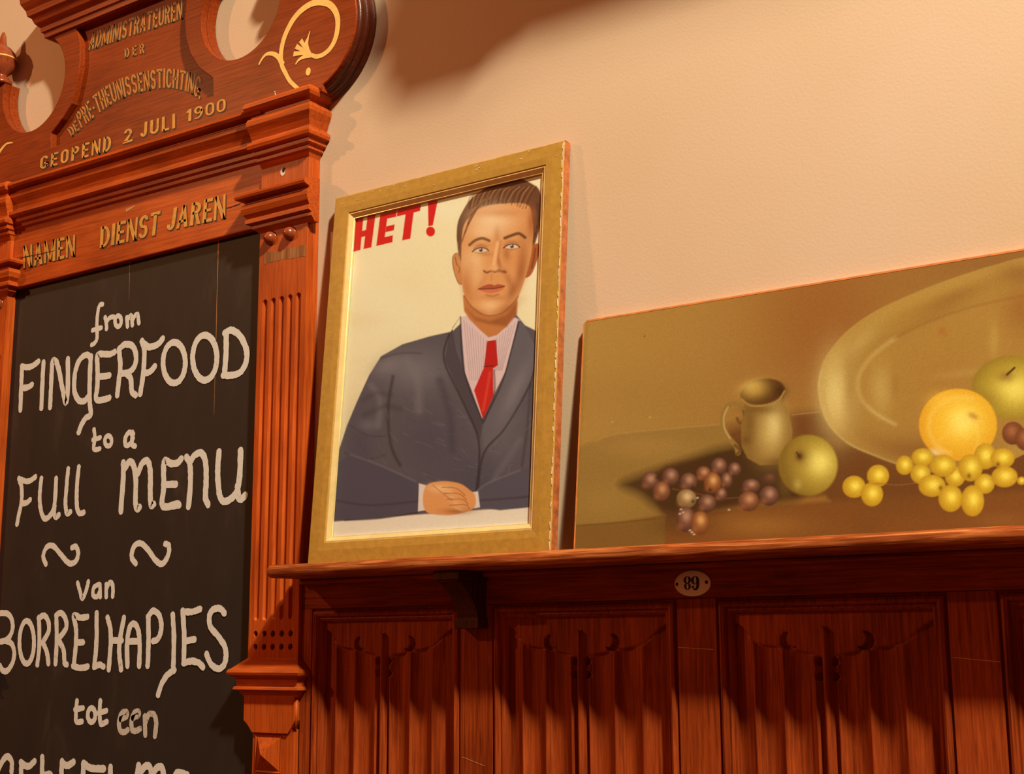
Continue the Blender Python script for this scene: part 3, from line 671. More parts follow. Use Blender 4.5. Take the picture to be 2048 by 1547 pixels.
BRW = wood('dark_shaded_bracket_wood', (0.025, 0.010, 0.004, 1), (0.065, 0.020, 0.007, 1), (0.10, 0.032, 0.012, 1), 'Z', 0.5)  # dark wood, its colour deepened to hold the shade under the ledge
obj('bracket', mb, BRW, shelf, bevel=.0015, label='carved dark bracket below the ledge')

# ------------------------------------------------------------------ enamel number plate
pc = at(1386, 1166, YS); py_ = YS - .0008
num = root('number_plate', (pc[0], py_, pc[1]), 'small oval white enamel plate with black number 89 on the dark rail', 'number plate')
mb = MB(); T = np.linspace(0, 2 * math.pi, 49)[:-1]
mb.grid([[(pc[0] + .0385 * k * math.cos(t), py_ - d, pc[1] + .0245 * k * math.sin(t)) for t in T] for k, d in ((1, 0), (1, .0016), (.985, .0026), (.94, .0032), (.7, .0052), (.4, .0064), (.02, .0068))], 0, True, True)
pl = obj('plate', mb, ENAMEL, num)
dome = lambda x, z: py_ - .0073 + .0046 * ((x - pc[0]) / .0385) ** 2 + .0046 * ((z - pc[1]) / .0245) ** 2
def numeral(pts, w, closed=False, taper=None):
    mb = MB(); ribbon(mb, [(pc[0] + x * .001, pc[1] + z * .001) for x, z in pts], w * .001, 0, closed, taper); return mb
def ring(mb, cx, cz, rx, rz, tv, th):
    n = 28; o = [(cx + rx * math.cos(a), cz + rz * math.sin(a)) for a in np.linspace(0, 2 * math.pi, n + 1)]; i_ = [(cx + (rx - tv) * math.cos(a), cz + (rz - th) * math.sin(a)) for a in np.linspace(0, 2 * math.pi, n + 1)]
    for k in range(n): mb.add([(pc[0] + x * .001, 0, pc[1] + z * .001) for x, z in (o[k], o[k + 1], i_[k + 1], i_[k])], [(0, 1, 2, 3)])
def drape(mb): mb.v = [(x, dome(x, z) - .0004, z) for x, y, z in mb.v]; return mb
mb = MB(); ring(mb, -8.0, 6.2, 8.2, 7.0, 5.6, 1.0); ring(mb, -8.0, -5.8, 7.4, 6.4, 5.0, 1.0); obj('numeral', drape(mb), INK, pl)
mb = MB(); ring(mb, 8.6, 5.2, 8.2, 7.8, 5.6, 1.0)
for pts, w, tp in (([(14.2, 6), (14.4, 0), (13.5, -6), (11.5, -10), (8.5, -12), (5, -11), (3.2, -8.5)], 5.6, lambda t: 1.0 if t < .4 else max(.2, 1.0 - 1.3 * (t - .4))),):
    ribbon(mb, [(pc[0] + x * .001, pc[1] + z * .001) for x, z in pts], w * .001, 0, False, tp)
mb.add([(pc[0] + (3.9 + 2.6 * math.cos(t)) * .001, 0, pc[1] + (-7 + 2.6 * math.sin(t)) * .001) for t in T[::3]], [tuple(range(16))])
obj('numeral', drape(mb), INK, pl)
for sx, sz in ((-.0315, -.001), (.0310, .0012)):
    mb = MB(); x, z = pc[0] + sx, pc[1] + sz; y = dome(x, z) + .0006
    mb.grid([[(x + r * math.cos(t), y - d, z + r * math.sin(t)) for t in T[::2]] for r, d in ((.0034, 0), (.0032, .0010), (.0020, .0017), (.0001, .0018))], 0, True, True); obj('screw', mb, SCREW, num)

# ------------------------------------------------------------------ painting tools (numpy, drawing coordinates)
class Canvas:
    def __init__(s, X, Y, base):
        s.X, s.Y = X, Y; s.c = np.empty(X.shape + (3,)); s.c[:] = lin(base)
        s.n1 = rng.normal(0, 1, X.shape)
    def mix(s, m, col):
        col = np.asarray(lin(col)) if not isinstance(col, np.ndarray) else col
        s.c = s.c * (1 - m[..., None]) + col * m[..., None]
    def sub(s, x0, y0, x1, y1):
        return (s.X > x0) & (s.X < x1) & (s.Y > y0) & (s.Y < y1)
    def sdf(s, poly, k):
        P = np.array(poly, float); X, Y = s.X[k], s.Y[k]; d = np.full(X.shape, 1e9); ins = np.zeros(X.shape, bool)
        for a, b in zip(P, np.roll(P, -1, 0)):
            e = b - a; L2 = max(1e-9, e @ e); t = np.clip(((X - a[0]) * e[0] + (Y - a[1]) * e[1]) / L2, 0, 1)
            d = np.minimum(d, np.hypot(X - a[0] - t * e[0], Y - a[1] - t * e[1]))
            if a[1] != b[1]:
                cnd = ((a[1] > Y) != (b[1] > Y)) & (X < (b[0] - a[0]) * (Y - a[1]) / (b[1] - a[1]) + a[0]); ins ^= cnd
        return np.where(ins, -d, d)
    def poly(s, pts, col, soft=1.0, op=1.0, curve=False):
        if curve: pts = [tuple(p) for p in smooth_line(pts, 5, True)]
        P = np.array(pts); m = soft + 2; k = s.sub(P[:, 0].min() - m, P[:, 1].min() - m, P[:, 0].max() + m, P[:, 1].max() + m)
        if not k.any(): return
        a = np.zeros(s.X.shape); a[k] = np.clip(.5 - s.sdf(pts, k) / (2 * soft), 0, 1) * op; s.mix(a, col)
    def line(s, pts, w, col, soft=.8, op=1.0, curve=True):
        if curve and len(pts) > 2: pts = [tuple(p) for p in smooth_line(pts, 5)]
        P = np.array(pts, float); m = w + soft + 2; k = s.sub(P[:, 0].min() - m, P[:, 1].min() - m, P[:, 0].max() + m, P[:, 1].max() + m)
        if not k.any(): return
        X, Y = s.X[k], s.Y[k]; d = np.full(X.shape, 1e9)
        for a, b in zip(P[:-1], P[1:]):
            e = b - a; t = np.clip(((X - a[0]) * e[0] + (Y - a[1]) * e[1]) / max(1e-9, e @ e), 0, 1); d = np.minimum(d, np.hypot(X - a[0] - t * e[0], Y - a[1] - t * e[1]))
        a = np.zeros(s.X.shape); a[k] = np.clip(.5 + (w / 2 - d) / (2 * soft), 0, 1) * op; s.mix(a, col)
    def blob(s, cx, cy, rx, ry, col, op=1.0, rot=0.0):
        c, q = math.cos(rot), math.sin(rot); dx, dy = s.X - cx, s.Y - cy
        r = ((dx * c + dy * q) / rx) ** 2 + ((-dx * q + dy * c) / ry) ** 2; s.mix(np.exp(-r) * op, col)
    def ball(s, cx, cy, rx, ry, dark, mid, light, lx=.25, ly=-.3, rot=0.0, soft=1.2, rim=.8):
        k = s.sub(cx - 1.3 * max(rx, ry) - 4, cy - 1.3 * max(rx, ry) - 4, cx + 1.3 * max(rx, ry) + 4, cy + 1.3 * max(rx, ry) + 4)
        if not k.any(): return
        c, q = math.cos(rot), math.sin(rot); dx, dy = s.X[k] - cx, s.Y[k] - cy
        u, v = (dx * c + dy * q) / rx, (-dx * q + dy * c) / ry; r = np.hypot(u, v)
        g = np.hypot(u - lx, v - ly); t1 = np.clip(1 - g / 1.25, 0, 1)
        col = np.asarray(lin(dark)) * (1 - t1[:, None]) + np.asarray(lin(mid)) * t1[:, None]
        t2 = np.exp(-(g / .38) ** 2)[:, None]; col = col * (1 - t2) + np.asarray(lin(light)) * t2
        a = np.clip(.5 + (1 - r) * min(rx, ry) / (2 * soft), 0, 1)[:, None]
        s.c[k] = s.c[k] * (1 - a) + col * a
def picture_mesh(name, x0, x1, A, B, nx, ny, off, paint, mat, parent, base_rgb, gain=1.0):
    # A = (y, z) of the bottom edge, B = (y, z) of the top edge; off = distance in front of that plane
    A, B = np.array(A), np.array(B); e = (B - A) / np.linalg.norm(B - A); n = np.array([-e[1], e[0]])
    u = np.linspace(x0, x1, nx); t = np.linspace(0, 1, ny); UU, TT = np.meshgrid(u, t)
    YY = A[0] + (B[0] - A[0]) * TT + n[0] * off; ZZ = A[1] + (B[1] - A[1]) * TT + n[1] * off
    X, Y = draw_xy(UU, YY, ZZ); cv = Canvas(X, Y, base_rgb); paint(cv)
    rgb = np.clip(cv.c * gain / np.array(LUM), 0.002, 0.93)
    base = ROOTLOC[parent.name]
    me = bpy.data.meshes.new(name); nv = nx * ny; me.vertices.add(nv)
    me.vertices.foreach_set('co', np.stack([UU - base[0], YY - base[1], ZZ - base[2]], -1).reshape(-1))
    i = np.arange((nx - 1) * (ny - 1)); r, c = i // (nx - 1), i % (nx - 1); q = np.stack([r * nx + c, r * nx + c + 1, (r + 1) * nx + c + 1, (r + 1) * nx + c], -1).reshape(-1)
    nf = len(i); me.loops.add(4 * nf); me.loops.foreach_set('vertex_index', q.astype(np.int32)); me.polygons.add(nf); me.polygons.foreach_set('loop_start', np.arange(0, 4 * nf, 4, dtype=np.int32))
    try: me.polygons.foreach_set('loop_total', np.full(nf, 4, dtype=np.int32))
    except Exception: pass
    me.update(calc_edges=True)
    ca = me.color_attributes.new('paint', 'FLOAT_COLOR', 'POINT'); ca.data.foreach_set('color', np.concatenate([rgb, np.ones(rgb.shape[:2] + (1,))], -1).reshape(-1).astype(np.float32))
    return finish(name, me, [mat], parent, base)

# ------------------------------------------------------------------ still life on a panel
def paint_still_life(c):
    X, Y = c.X, c.Y
    c.blob(1180, 720, 260, 330, (176, 134, 56), .9); c.blob(1420, 640, 260, 150, (172, 124, 52), .7)
    c.blob(1640, 640, 150, 190, (150, 88, 34), .8); c.blob(1300, 790, 330, 60, (162, 116, 48), .5); c.blob(2000, 520, 190, 70, (140, 88, 38), .6)
    # table
    c.poly([(1500, 838), (1600, 828), (2400, 770), (2400, 1200), (1150, 1200), (1150, 960), (1330, 905)], (112, 66, 26), 16)
    c.poly([(1575, 832), (1660, 822), (1660, 866), (1575, 872)], (116, 66, 26), 6, .9); c.line([(1585, 829), (1640, 823)], 1.6, (176, 128, 66), .8, .8)
    c.poly([(1400, 1020), (1560, 1008), (2400, 960), (2400, 1200), (1300, 1200), (1330, 1050)], (128, 76, 28), 8)
    c.poly([(1540, 1000), (1650, 990), (1660, 1002), (1400, 1024)], (160, 108, 42), 5, .75); c.blob(1520, 1050, 90, 22, (156, 104, 40), .7)
    c.blob(1800, 1000, 90, 30, (118, 70, 26), .6); c.blob(1730, 1055, 30, 26, (116, 70, 26), .5); c.blob(2000, 1040, 60, 16, (150, 96, 40), .4)
    # olive cloth on the left
    c.poly([(1140, 900), (1190, 880), (1228, 868), (1320, 858), (1440, 848), (1470, 900), (1440, 905), (1330, 930), (1290, 965), (1320, 1020), (1330, 1030), (1230, 1046), (1140, 1052)], (150, 112, 46), 5)
    c.blob(1290, 893, 90, 26, (168, 126, 56), .7); c.blob(1215, 1000, 60, 36, (160, 122, 50), .7); c.line([(1190, 882), (1228, 868), (1320, 858), (1440, 848)], 2.5, (182, 138, 68), 2, .6)
    c.poly([(1140, 1052), (1230, 1045), (1330, 1034), (1330, 1200), (1140, 1200)], (128, 90, 34), 2.5); c.line([(1150, 1051), (1230, 1045), (1310, 1037)], 2, (90, 64, 24), 1.5, .6)
    # shadow pool round the dark grapes
    c.poly([(1240, 968), (1290, 945), (1370, 918), (1450, 893), (1560, 885), (1610, 960), (1590, 1000), (1480, 1012), (1420, 1024), (1350, 1030), (1310, 1014), (1280, 990)], (70, 44, 18), 12, .95, True)
    c.blob(1370, 1050, 55, 22, (92, 60, 24), .8)
    # pewter platter
    out = [(1635, 775), (1641, 740), (1652, 712), (1690, 665), (1750, 622), (1830, 585), (1900, 558), (1980, 532), (2060, 512), (2150, 508), (2230, 545), (2265, 620), (2240, 730), (2140, 850), (2010, 925), (1900, 944), (1840, 940), (1790, 927), (1750, 912), (1700, 890), (1665, 860), (1645, 825)]
    c.poly(out, (178, 134, 56), 1.3, 1, True)
    c.poly([(1660, 775), (1675, 725), (1720, 672), (1800, 622), (1900, 582), (2060, 535), (2200, 570), (2230, 640), (2130, 820), (1990, 905), (1860, 915), (1760, 895), (1690, 850)], (168, 122, 48), 8, .8, True)
    c.blob(1672, 790, 34, 75, (226, 194, 106), .9); c.blob(1715, 690, 60, 16, (196, 158, 76), .6, -.75); c.blob(1840, 600, 90, 14, (178, 134, 52), .5, -.42)
    c.blob(1900, 600, 70, 16, (150, 100, 38), .7, -.4); c.blob(1840, 650, 80, 14, (156, 106, 40), .6, -.45); c.blob(1700, 770, 14, 60, (164, 118, 46), .6); c.blob(1690, 880, 30, 14, (176, 132, 58), .4)
    well = [(1715, 778), (1720, 742), (1742, 712), (1782, 680), (1850, 645), (1950, 612), (2060, 588), (2160, 620), (2150, 740), (2040, 850), (1900, 880), (1800, 852), (1745, 826)]
    c.poly(well, (172, 124, 50), 5, .7, True)
    c.line([(1790, 848), (1745, 822), (1722, 795), (1716, 765), (1724, 738), (1750, 706), (1790, 676)], 6, (204, 168, 86), 5, .6); c.line([(1735, 812), (1760, 832), (1790, 848)], 2.5, (210, 176, 94), 2.5, .5)
    c.line([(1643, 740), (1638, 775), (1647, 825), (1668, 860), (1702, 889), (1752, 911), (1792, 926)], 3, (206, 176, 96), 2, .7); c.line([(1652, 760), (1650, 800), (1662, 838)], 3, (196, 160, 80), 2.5, .6)
    c.line([(1790, 676), (1860, 642), (1950, 612), (2060, 588)], 4, (140, 92, 36), 3, .5)
    c.blob(1762, 780, 22, 50, (206, 170, 84), .5); c.blob(1790, 770, 8, 24, (158, 106, 40), .5); c.blob(1885, 662, 10, 10, (170, 92, 34), .5); c.blob(1885, 760, 60, 60, (168, 116, 46), .6)
    c.blob(1988, 680, 10, 40, (188, 146, 60), .7); c.blob(2045, 620, 40, 50, (152, 92, 34), .7); c.blob(1930, 745, 70, 9, (184, 140, 62), .55, -.12); c.blob(2040, 545, 50, 22, (140, 88, 36), .6); c.blob(1800, 905, 90, 26, (144, 94, 40), .6, .3)
    c.blob(1860, 900, 70, 30, (130, 80, 32), .6)
    # jug
    c.line([(1488, 822), (1478, 808), (1460, 808), (1447, 826), (1446, 852), (1458, 876), (1472, 892), (1476, 905)], 10, (150, 112, 46), 1.5); c.line([(1456, 814), (1448, 832), (1449, 856), (1460, 876)], 3, (196, 160, 84), 1.4, .9); c.line([(1487, 822), (1489, 838), (1480, 846), (1474, 836)], 5, (104, 68, 26), 1.4, .9)
    c.line([(1470, 890), (1480, 900), (1474, 908)], 6, (110, 74, 30), 1.5)
    c.poly([(1480, 786), (1570, 772), (1568, 806), (1579, 830), (1585, 860), (1583, 890), (1575, 912), (1560, 928), (1520, 930), (1495, 916), (1483, 892), (1482, 850), (1491, 818)], (140, 100, 38), 1.4)
    c.blob(1543, 858, 28, 52, (204, 168, 82), .95, .1); c.blob(1548, 852, 12, 26, (226, 198, 116), .7); c.blob(1500, 850, 10, 40, (118, 80, 30), .6); c.blob(1520, 818, 36, 10, (120, 82, 30), .7); c.blob(1492, 880, 9, 10, (108, 68, 26), .7); c.blob(1560, 925, 30, 10, (110, 72, 28), .7)
    c.poly(ell(1525, 784, 46, 27, 24, -.2), (120, 80, 28), 1.2)
    c.poly(ell(1525, 783, 43, 24, 24, -.2), (92, 54, 18), 1.5); c.blob(1508, 778, 26, 17, (196, 152, 62), .95, -.2); c.blob(1502, 770, 20, 8, (214, 176, 84), .6, -.3); c.blob(1562, 782, 14, 14, (62, 34, 12), .7)
    c.line([(1484, 798), (1500, 810), (1530, 810), (1556, 800), (1569, 782)], 3, (176, 134, 60), 1.2, .9)
    # apple in front of the jug
    c.ball(1616, 930, 59, 61, (136, 102, 30), (212, 178, 60), (242, 218, 98), .40, -.1, soft=2.5); c.blob(1600, 912, 20, 22, (150, 110, 40), .7); c.blob(1599, 912, 8, 9, (84, 48, 16), .95); c.line([(1593, 904), (1599, 912)], 3, (80, 46, 16), 1)
    c.blob(1595, 968, 8, 10, (206, 180, 84), .5); c.blob(1570, 960, 14, 40, (130, 96, 34), .4)
    # dark grapes
    c.line([(1345, 977), (1400, 988), (1440, 996), (1500, 992)], 2, (120, 72, 34), .9, .8)
    pu, pm, pl_ = (78, 44, 28), (142, 92, 62), (182, 132, 92)
    for x, y, a, b in ((1536, 957, 17, 13),): c.ball(x, y, a, b, (80, 48, 28), (106, 66, 36), (120, 76, 44))
    for x, y, a, b, k in ((1300, 961, 18, 18, 0), (1341, 953, 17, 18, 0), (1323, 982, 17, 20, 1), (1377, 963, 17, 18, 0), (1407, 947, 15, 15, 1), (1438, 932, 16, 17, 0), (1469, 938, 13, 14, 0), (1453, 960, 12, 16, 0), (1442, 988, 12, 14, 0), (1425, 965, 17, 21, 2), (1414, 1006, 18, 18, 0), (1373, 997, 20, 19, 3), (1371, 1038, 19, 25, 0), (1400, 1045, 18, 23, 2), (1502, 971, 18, 14, 0), (1538, 991, 19, 20, 0), (1497, 1002, 21, 20, 1)):
        pal = [(pu, pm, pl_), ((92, 48, 24), (160, 98, 58), (196, 138, 84)), ((110, 56, 20), (176, 108, 54), (216, 160, 84)), ((110, 80, 36), (186, 144, 84), (216, 180, 118))][k]
        c.ball(x, y, a, b, *pal, lx=.1, ly=-.25, soft=1.3); c.blob(x - a * .55, y + b * .55, a * .35, b * .3, (180, 112, 60), .35)
    for x, y in ((1385, 975), (1420, 979), (1386, 1002), (1315, 955)): c.blob(x, y, 4, 4, (60, 34, 16), .9)
    for x, y in ((1362, 1018), (1366, 1024), (1360, 1027), (1384, 1064), (1380, 1060), (1388, 1068), (1458, 1019), (1395, 995)): c.blob(x, y, 2.2, 1.6, (228, 196, 140), .9)
    # orange, apple, plums
    for x, y in ((2026, 866), (2052, 878)): c.ball(x, y, 22, 23, (104, 54, 24), (150, 86, 44), (168, 100, 56), -.1, -.2)
    c.ball(2023, 774, 79, 63, (140, 104, 28), (220, 188, 58), (240, 212, 84), .1, .05, soft=2); c.blob(2012, 752, 18, 12, (150, 104, 36), .8); c.line([(2014, 749), (2029, 735)], 4.5, (84, 50, 18), 1.2); c.blob(1970, 800, 30, 20, (150, 110, 34), .5)
    c.ball(1916, 849, 78, 72, (224, 152, 32), (254, 204, 50), (255, 226, 96), .1, -.1, soft=1.5); c.line(ell(1922, 852, 64, 58, 26)[8:22], 7, (250, 206, 88), 5, .5)
    c.blob(1946, 832, 10, 6, (176, 104, 26), .9, .5); c.line([(1944, 833), (1915, 845), (1880, 880)], 5, (250, 204, 84), 5, .4); c.line([(1946, 836), (1958, 870), (1950, 905)], 5, (250, 204, 84), 5, .4); c.blob(1880, 850, 22, 34, (248, 186, 40), .5); c.blob(1890, 800, 30, 16, (250, 196, 62), .6)
    c.blob(1870, 905, 14, 8, (252, 226, 150), .5)
    # pale grapes
    c.line([(1760, 967), (1800, 969), (1845, 964)], 1.8, (150, 92, 50), .8, .8); c.line([(1900, 970), (1935, 965)], 3, (120, 66, 22), 1, .7)
    for x, y, a, b in ((1809, 930, 17, 19), (1845, 914, 22, 18), (1970, 912, 22, 26), (1841, 947, 20, 20), (1910, 953, 20, 20), (1886, 931, 26, 22), (1969, 967, 20, 20), (1864, 971, 27, 22), (2005, 916, 24, 20), (2009, 953, 26, 21), (1901, 996, 24, 27), (1945, 1001, 23, 31), (1941, 935, 24, 27), (2043, 961, 9, 8), (1708, 973, 23, 22), (1756, 951, 22, 22), (1744, 988, 22, 24)):
        c.ball(x, y, a, b, (184, 132, 26), (232, 188, 44), (252, 222, 76), .1, -.1, soft=1.2)
    for x, y in ((1938, 951), (1996, 928), (1881, 975)): c.blob(x, y, 4, 5, (120, 72, 20), .9)
    c.blob(1757, 967, 14, 2, (150, 90, 30), .6)
    for x, y in ((1289, 672), (1225, 843), (1300, 834)): c.blob(x, y, 1.6, 1.6, (210, 170, 90) if y > 700 else (90, 54, 20), .9)
    g = .045 * c.n1 + .03 * np.sin(X * .9) * np.sin(Y * .9); c.c *= (1 + g)[..., None]
PA_A, PA_B = (-.0620, .1868), (-.0125, .6650)
still = root('still_life_painting', (-.88, -.0620, .1868), 'wide unframed brown still life painting of platter, jug, apples and grapes on the ledge', 'painting')
X0, X1 = -1.5108, -.24
picture_mesh('painted_surface', X0, X1, PA_A, PA_B, 760, 340, .0006, paint_still_life, painted('oil_paint', .45, .15, .10), still, (158, 108, 44), .79)
def slab(x0, x1, A, B, f0, f1, n0, n1, mi=0, mb=None):
    # board in a leaning plane: f = fraction up, n = distance in front (+) of the A-B plane
    mb = mb or MB(); A, B = np.array(A), np.array(B); e = (B - A) / np.linalg.norm(B - A); n = np.array([-e[1], e[0]]); L = np.linalg.norm(B - A)
    q = lambda f, d: A + e * f * L + n * d
    v = [(x,) + tuple(q(f, d)) for x in (x0, x1) for f in (f0, f1) for d in (n0, n1)]
    return mb.add(v, [(0, 1, 3, 2), (4, 6, 7, 5), (0, 4, 5, 1), (2, 3, 7, 6), (0, 2, 6, 4), (1, 5, 7, 3)], mi)
obj('backing_panel', slab(X0, X1, PA_A, PA_B, 0, 1, -.011, 0), BACKING, still)
mb = slab(X0 - .0032, X0, PA_A, PA_B, 0, .992, -.011, .0010); obj('edge_strip', mb, EDGE, still, label='orange raw wood edge')
mb = slab(X0 + .004, X1, PA_A, PA_B, 1.0, 1.0075, -.011, .0010); obj('edge_strip', mb, EDGE, still, label='orange raw wood edge')

# ------------------------------------------------------------------ framed poster leaning on the ledge
FA, FB = (-.0950, .1870), (-.0255, 1.0690)
FX0, FX1 = -2.2095, -1.5470
poster = root('framed_poster', ((FX0 + FX1) / 2, -.095, .187), 'cream poster of a man in grey suit and red tie in a chipped gilt frame', 'framed poster')
FL = math.hypot(FB[0] - FA[0], FB[1] - FA[1])
_e = ((FB[0] - FA[0]) / FL, (FB[1] - FA[1]) / FL); _n = (-_e[1], _e[0])
def fp(u, v, d): return (u, FA[0] + _e[0] * v + _n[0] * d, FA[1] + _e[1] * v + _n[1] * d)
# rail profile: inset from outside, distance in front of the face plane
rp = [(0, -.024), (0, -.0025), (.0025, 0), (.030, .0008), (.0465, -.0005), (.0485, -.0025)]
sp_ = [(.0485, -.0025), (.0510, -.0022), (.0600, -.0085), (.0610, -.0085), (.0610, -.013)]
def rail(side, pr, mats, name, parent, label=None):
    mb = MB(); n = 40; P = []
    L_ = FX1 - FX0; H_ = FL
    for s, d in pr:
        row = []
        for k in range(n + 1):
            t = k / n; j = (random.gauss(0, .0007) if s == 0.0 or s == .0025 else 0.0) if side in ('top', 'right') else 0.0
            if side == 'bottom': p = fp(FX0 + s + (L_ - 2 * s) * t, s, d)
            elif side == 'top': p = fp(FX0 + s + (L_ - 2 * s) * t, H_ - s - abs(j), d)
            elif side == 'left': p = fp(FX0 + s, s + (H_ - 2 * s) * t, d)
            else: p = fp(FX1 - s - abs(j) * .6, s + (H_ - 2 * s) * t, d)
            row.append(p)
        P.append(row)
    for i in range(len(P) - 1):
        out = i < 1 and pr is rp
        mb.grid([P[i], P[i + 1]], 1 if out else 0, False)
    if pr is rp:
        mb.add([q for q in (P[0][0], P[-1][0], P[-1][-1], P[0][-1])], [(0, 1, 2, 3)], 1)
        if side == 'right':                     # chipped gesso along the outer arris
            for k in range(n):
                a, b = fp(FX1 - .0026 * random.random(), (k + .1) / n * FL, .0012), fp(FX1 - .0026 * random.random(), (k + random.uniform(.5, 1)) / n * FL, .0012)
                w = random.uniform(.0008, .0036)
                mb.add([a, b, (b[0] - w, b[1], b[2]), (a[0] - w * .7, a[1], a[2])], [(0, 1, 2, 3)], 2)
        if side == 'top':
            for k in range(26):
                t = random.choice([random.uniform(.02, .35), random.uniform(0, 1)]); u = FX0 + L_ * t; v = FL - random.uniform(.002, .035); w = random.uniform(.002, .009); h = random.uniform(.0006, .0018); sl = random.uniform(-.3, .3)
                mb.add([fp(u, v, .0012), fp(u + w, v + sl * w, .0012), fp(u + w, v + sl * w + h, .0012), fp(u, v + h * .4, .0012)], [(0, 1, 2, 3)], 2)
    return obj(name, mb, mats, parent, label=label, recalc=True)
for sd in ('bottom', 'left', 'right', 'top'):
    o = rail(sd, rp, [GILT, BOLE, PALE], 'frame_rail', poster)
    rail(sd, sp_, [SIGHT if sd in ('left', 'bottom') else SIGHT], 'sight_edge', o)
obj('backing_board', slab(FX0 + .012, FX1 - .012, FA, FB, .015, .985, -.022, -.016), BACKING, poster)

def paint_poster(c):
    X, Y = c.X, c.Y
    R = lambda p: sc(.29297, 600, 260, p)        # upper part of the sheet
    F = lambda p: sc(.2392, 860, 330, p)         # head
    c.blob(760, 600, 90, 120, (246, 226, 172), .6); c.blob(820, 560, 60, 40, (236, 208, 146), .4); c.blob(720, 640, 60, 20, (232, 202, 140), .35); c.blob(690, 980, 60, 70, (226, 180, 122), .8); c.blob(850, 420, 120, 20, (248, 230, 178), .5); c.blob(1075, 500, 20, 140, (248, 226, 172), .5)
    red = (214, 26, 24)
    for q in ([(368,602),(434,588),(412,818),(352,834)], [(462,582),(517,570),(487,800),(433,813)], [(412,690),(470,677),(466,720),(408,733)],
              [(548,573),(602,560),(572,780),(521,790)], [(548,573),(662,545),(656,592),(598,604)], [(588,657),(646,643),(641,684),(582,697)], [(530,742),(634,717),(631,766),(521,790)],
              [(665,543),(826,506),(820,552),(660,590)], [(722,560),(778,546),(753,742),(697,753)], [(873,492),(941,478),(907,650),(876,657)]): c.poly(R(q), red, .7)
    c.poly(R(ell(891, 692, 31, 34, 20)), red, .7)
    # jacket, arms resting on the table
    jk = (88, 78, 78)
    c.poly([(928, 640), (905, 662), (860, 672), (805, 688), (762, 712), (738, 750), (715, 800), (694, 850), (676, 905), (664, 960), (660, 1075), (1075, 1075), (1090, 670), (1050, 650), (1032, 628)], jk, 1.2)
    c.blob(830, 740, 60, 40, (126, 116, 110), .65); c.blob(775, 730, 30, 16, (132, 120, 112), .6, -.4); c.blob(1000, 820, 40, 100, (116, 106, 102), .5); c.blob(720, 900, 26, 80, (70, 66, 76), .6); c.blob(860, 880, 60, 60, (72, 66, 72), .55); c.blob(950, 960, 70, 50, (66, 62, 72), .5)
    c.line([(786, 752), (776, 820), (782, 890), (800, 930)], 5, (44, 36, 38), 3, .8); c.line([(762, 716), (800, 706), (842, 706)], 3, (52, 44, 44), 2, .5); c.line([(1062, 740), (1056, 840), (1044, 930)], 4, (48, 40, 42), 3, .6)
    c.line([(700, 850), (735, 870), (770, 872)], 3, (54, 46, 48), 2, .5); c.line([(690, 905), (730, 918), (770, 910)], 3, (54, 46, 48), 2, .5); c.blob(735, 850, 18, 12, (118, 108, 104), .5)
    for k in range(230):
        x, y = rng.uniform(690, 1070), rng.uniform(690, 1000); a = rng.uniform(-.4, .4) + (1.2 if x < 800 else -.9 if x > 980 else .5); l = rng.uniform(8, 26)
        if y > 690 + max(0, (930 - x)) * .75: c.line([(x, y), (x + l * math.cos(a), y + l * math.sin(a))], 1.6, [(128, 118, 112), (58, 50, 52), (104, 94, 96)][k % 3], 1.2, .28, False)
    for q, w, col in (([(742, 770), (760, 800), (756, 850)], 10, (124, 114, 108)), ([(730, 830), (770, 812), (800, 818)], 7, (52, 46, 50)), ([(726, 800), (752, 786), (782, 790)], 6, (58, 50, 54)), ([(815, 720), (835, 760), (838, 820)], 16, (120, 110, 104)), ([(880, 760), (900, 830), (905, 900)], 14, (60, 54, 60)), ([(1040, 880), (1000, 940), (985, 965)], 10, (112, 102, 100))):
        c.line(q, w, col, 6, .5)
    # shirt, tie, lapels
    c.poly([(921, 634), (935, 630), (975, 672), (1030, 634), (1040, 640), (1012, 740), (964, 836), (930, 745)], (222, 186, 168), 1)
    for k in range(9): c.line([(928 + 5.5 * k, 640 + 5 * k), (940 + 4 * k, 760)], 1.1, (120, 82, 86), .6, .55, False)
    for k in range(8): c.line([(1030 - 6 * k, 645 + 5 * k), (1004 - 2 * k, 740)], 1.1, (120, 82, 86), .6, .55, False)
    c.poly([(974, 682), (992, 679), (996, 730), (984, 738), (968, 733)], (188, 24, 20), .8); c.poly([(968, 734), (986, 732), (987, 790), (966, 838), (948, 780)], (200, 30, 24), .9)
    c.line([(980, 745), (972, 790), (966, 820)], 4, (232, 78, 52), 2.5, .6); c.line([(968, 733), (986, 731)], 2, (96, 14, 12), .8); c.line([(988, 740), (988, 790), (968, 838)], 4, (84, 30, 28), 1.5, .7)
    c.poly([(921, 632), (905, 655), (912, 700), (935, 760), (966, 845), (960, 880), (925, 800), (890, 720), (898, 668)], (74, 64, 66), 1); c.line([(898, 668), (888, 720), (925, 802), (958, 885), (952, 985)], 3.5, (40, 32, 34), 1.8, .85); c.line([(921, 634), (928, 742), (965, 842)], 3, (46, 38, 38), 1.2, .8)
    c.poly([(1036, 640), (1050, 652), (1074, 700), (1062, 760), (1010, 850), (968, 900), (966, 845), (1006, 760), (1022, 700)], (100, 90, 88), 1); c.line([(1038, 642), (1022, 702), (1005, 762), (966, 846)], 3, (44, 36, 38), 1.3, .85); c.line([(1074, 702), (1060, 768), (1010, 856), (968, 905), (955, 985)], 3.5, (42, 34, 36), 1.8, .85)
    c.blob(1030, 780, 14, 60, (134, 122, 114), .55, .45)
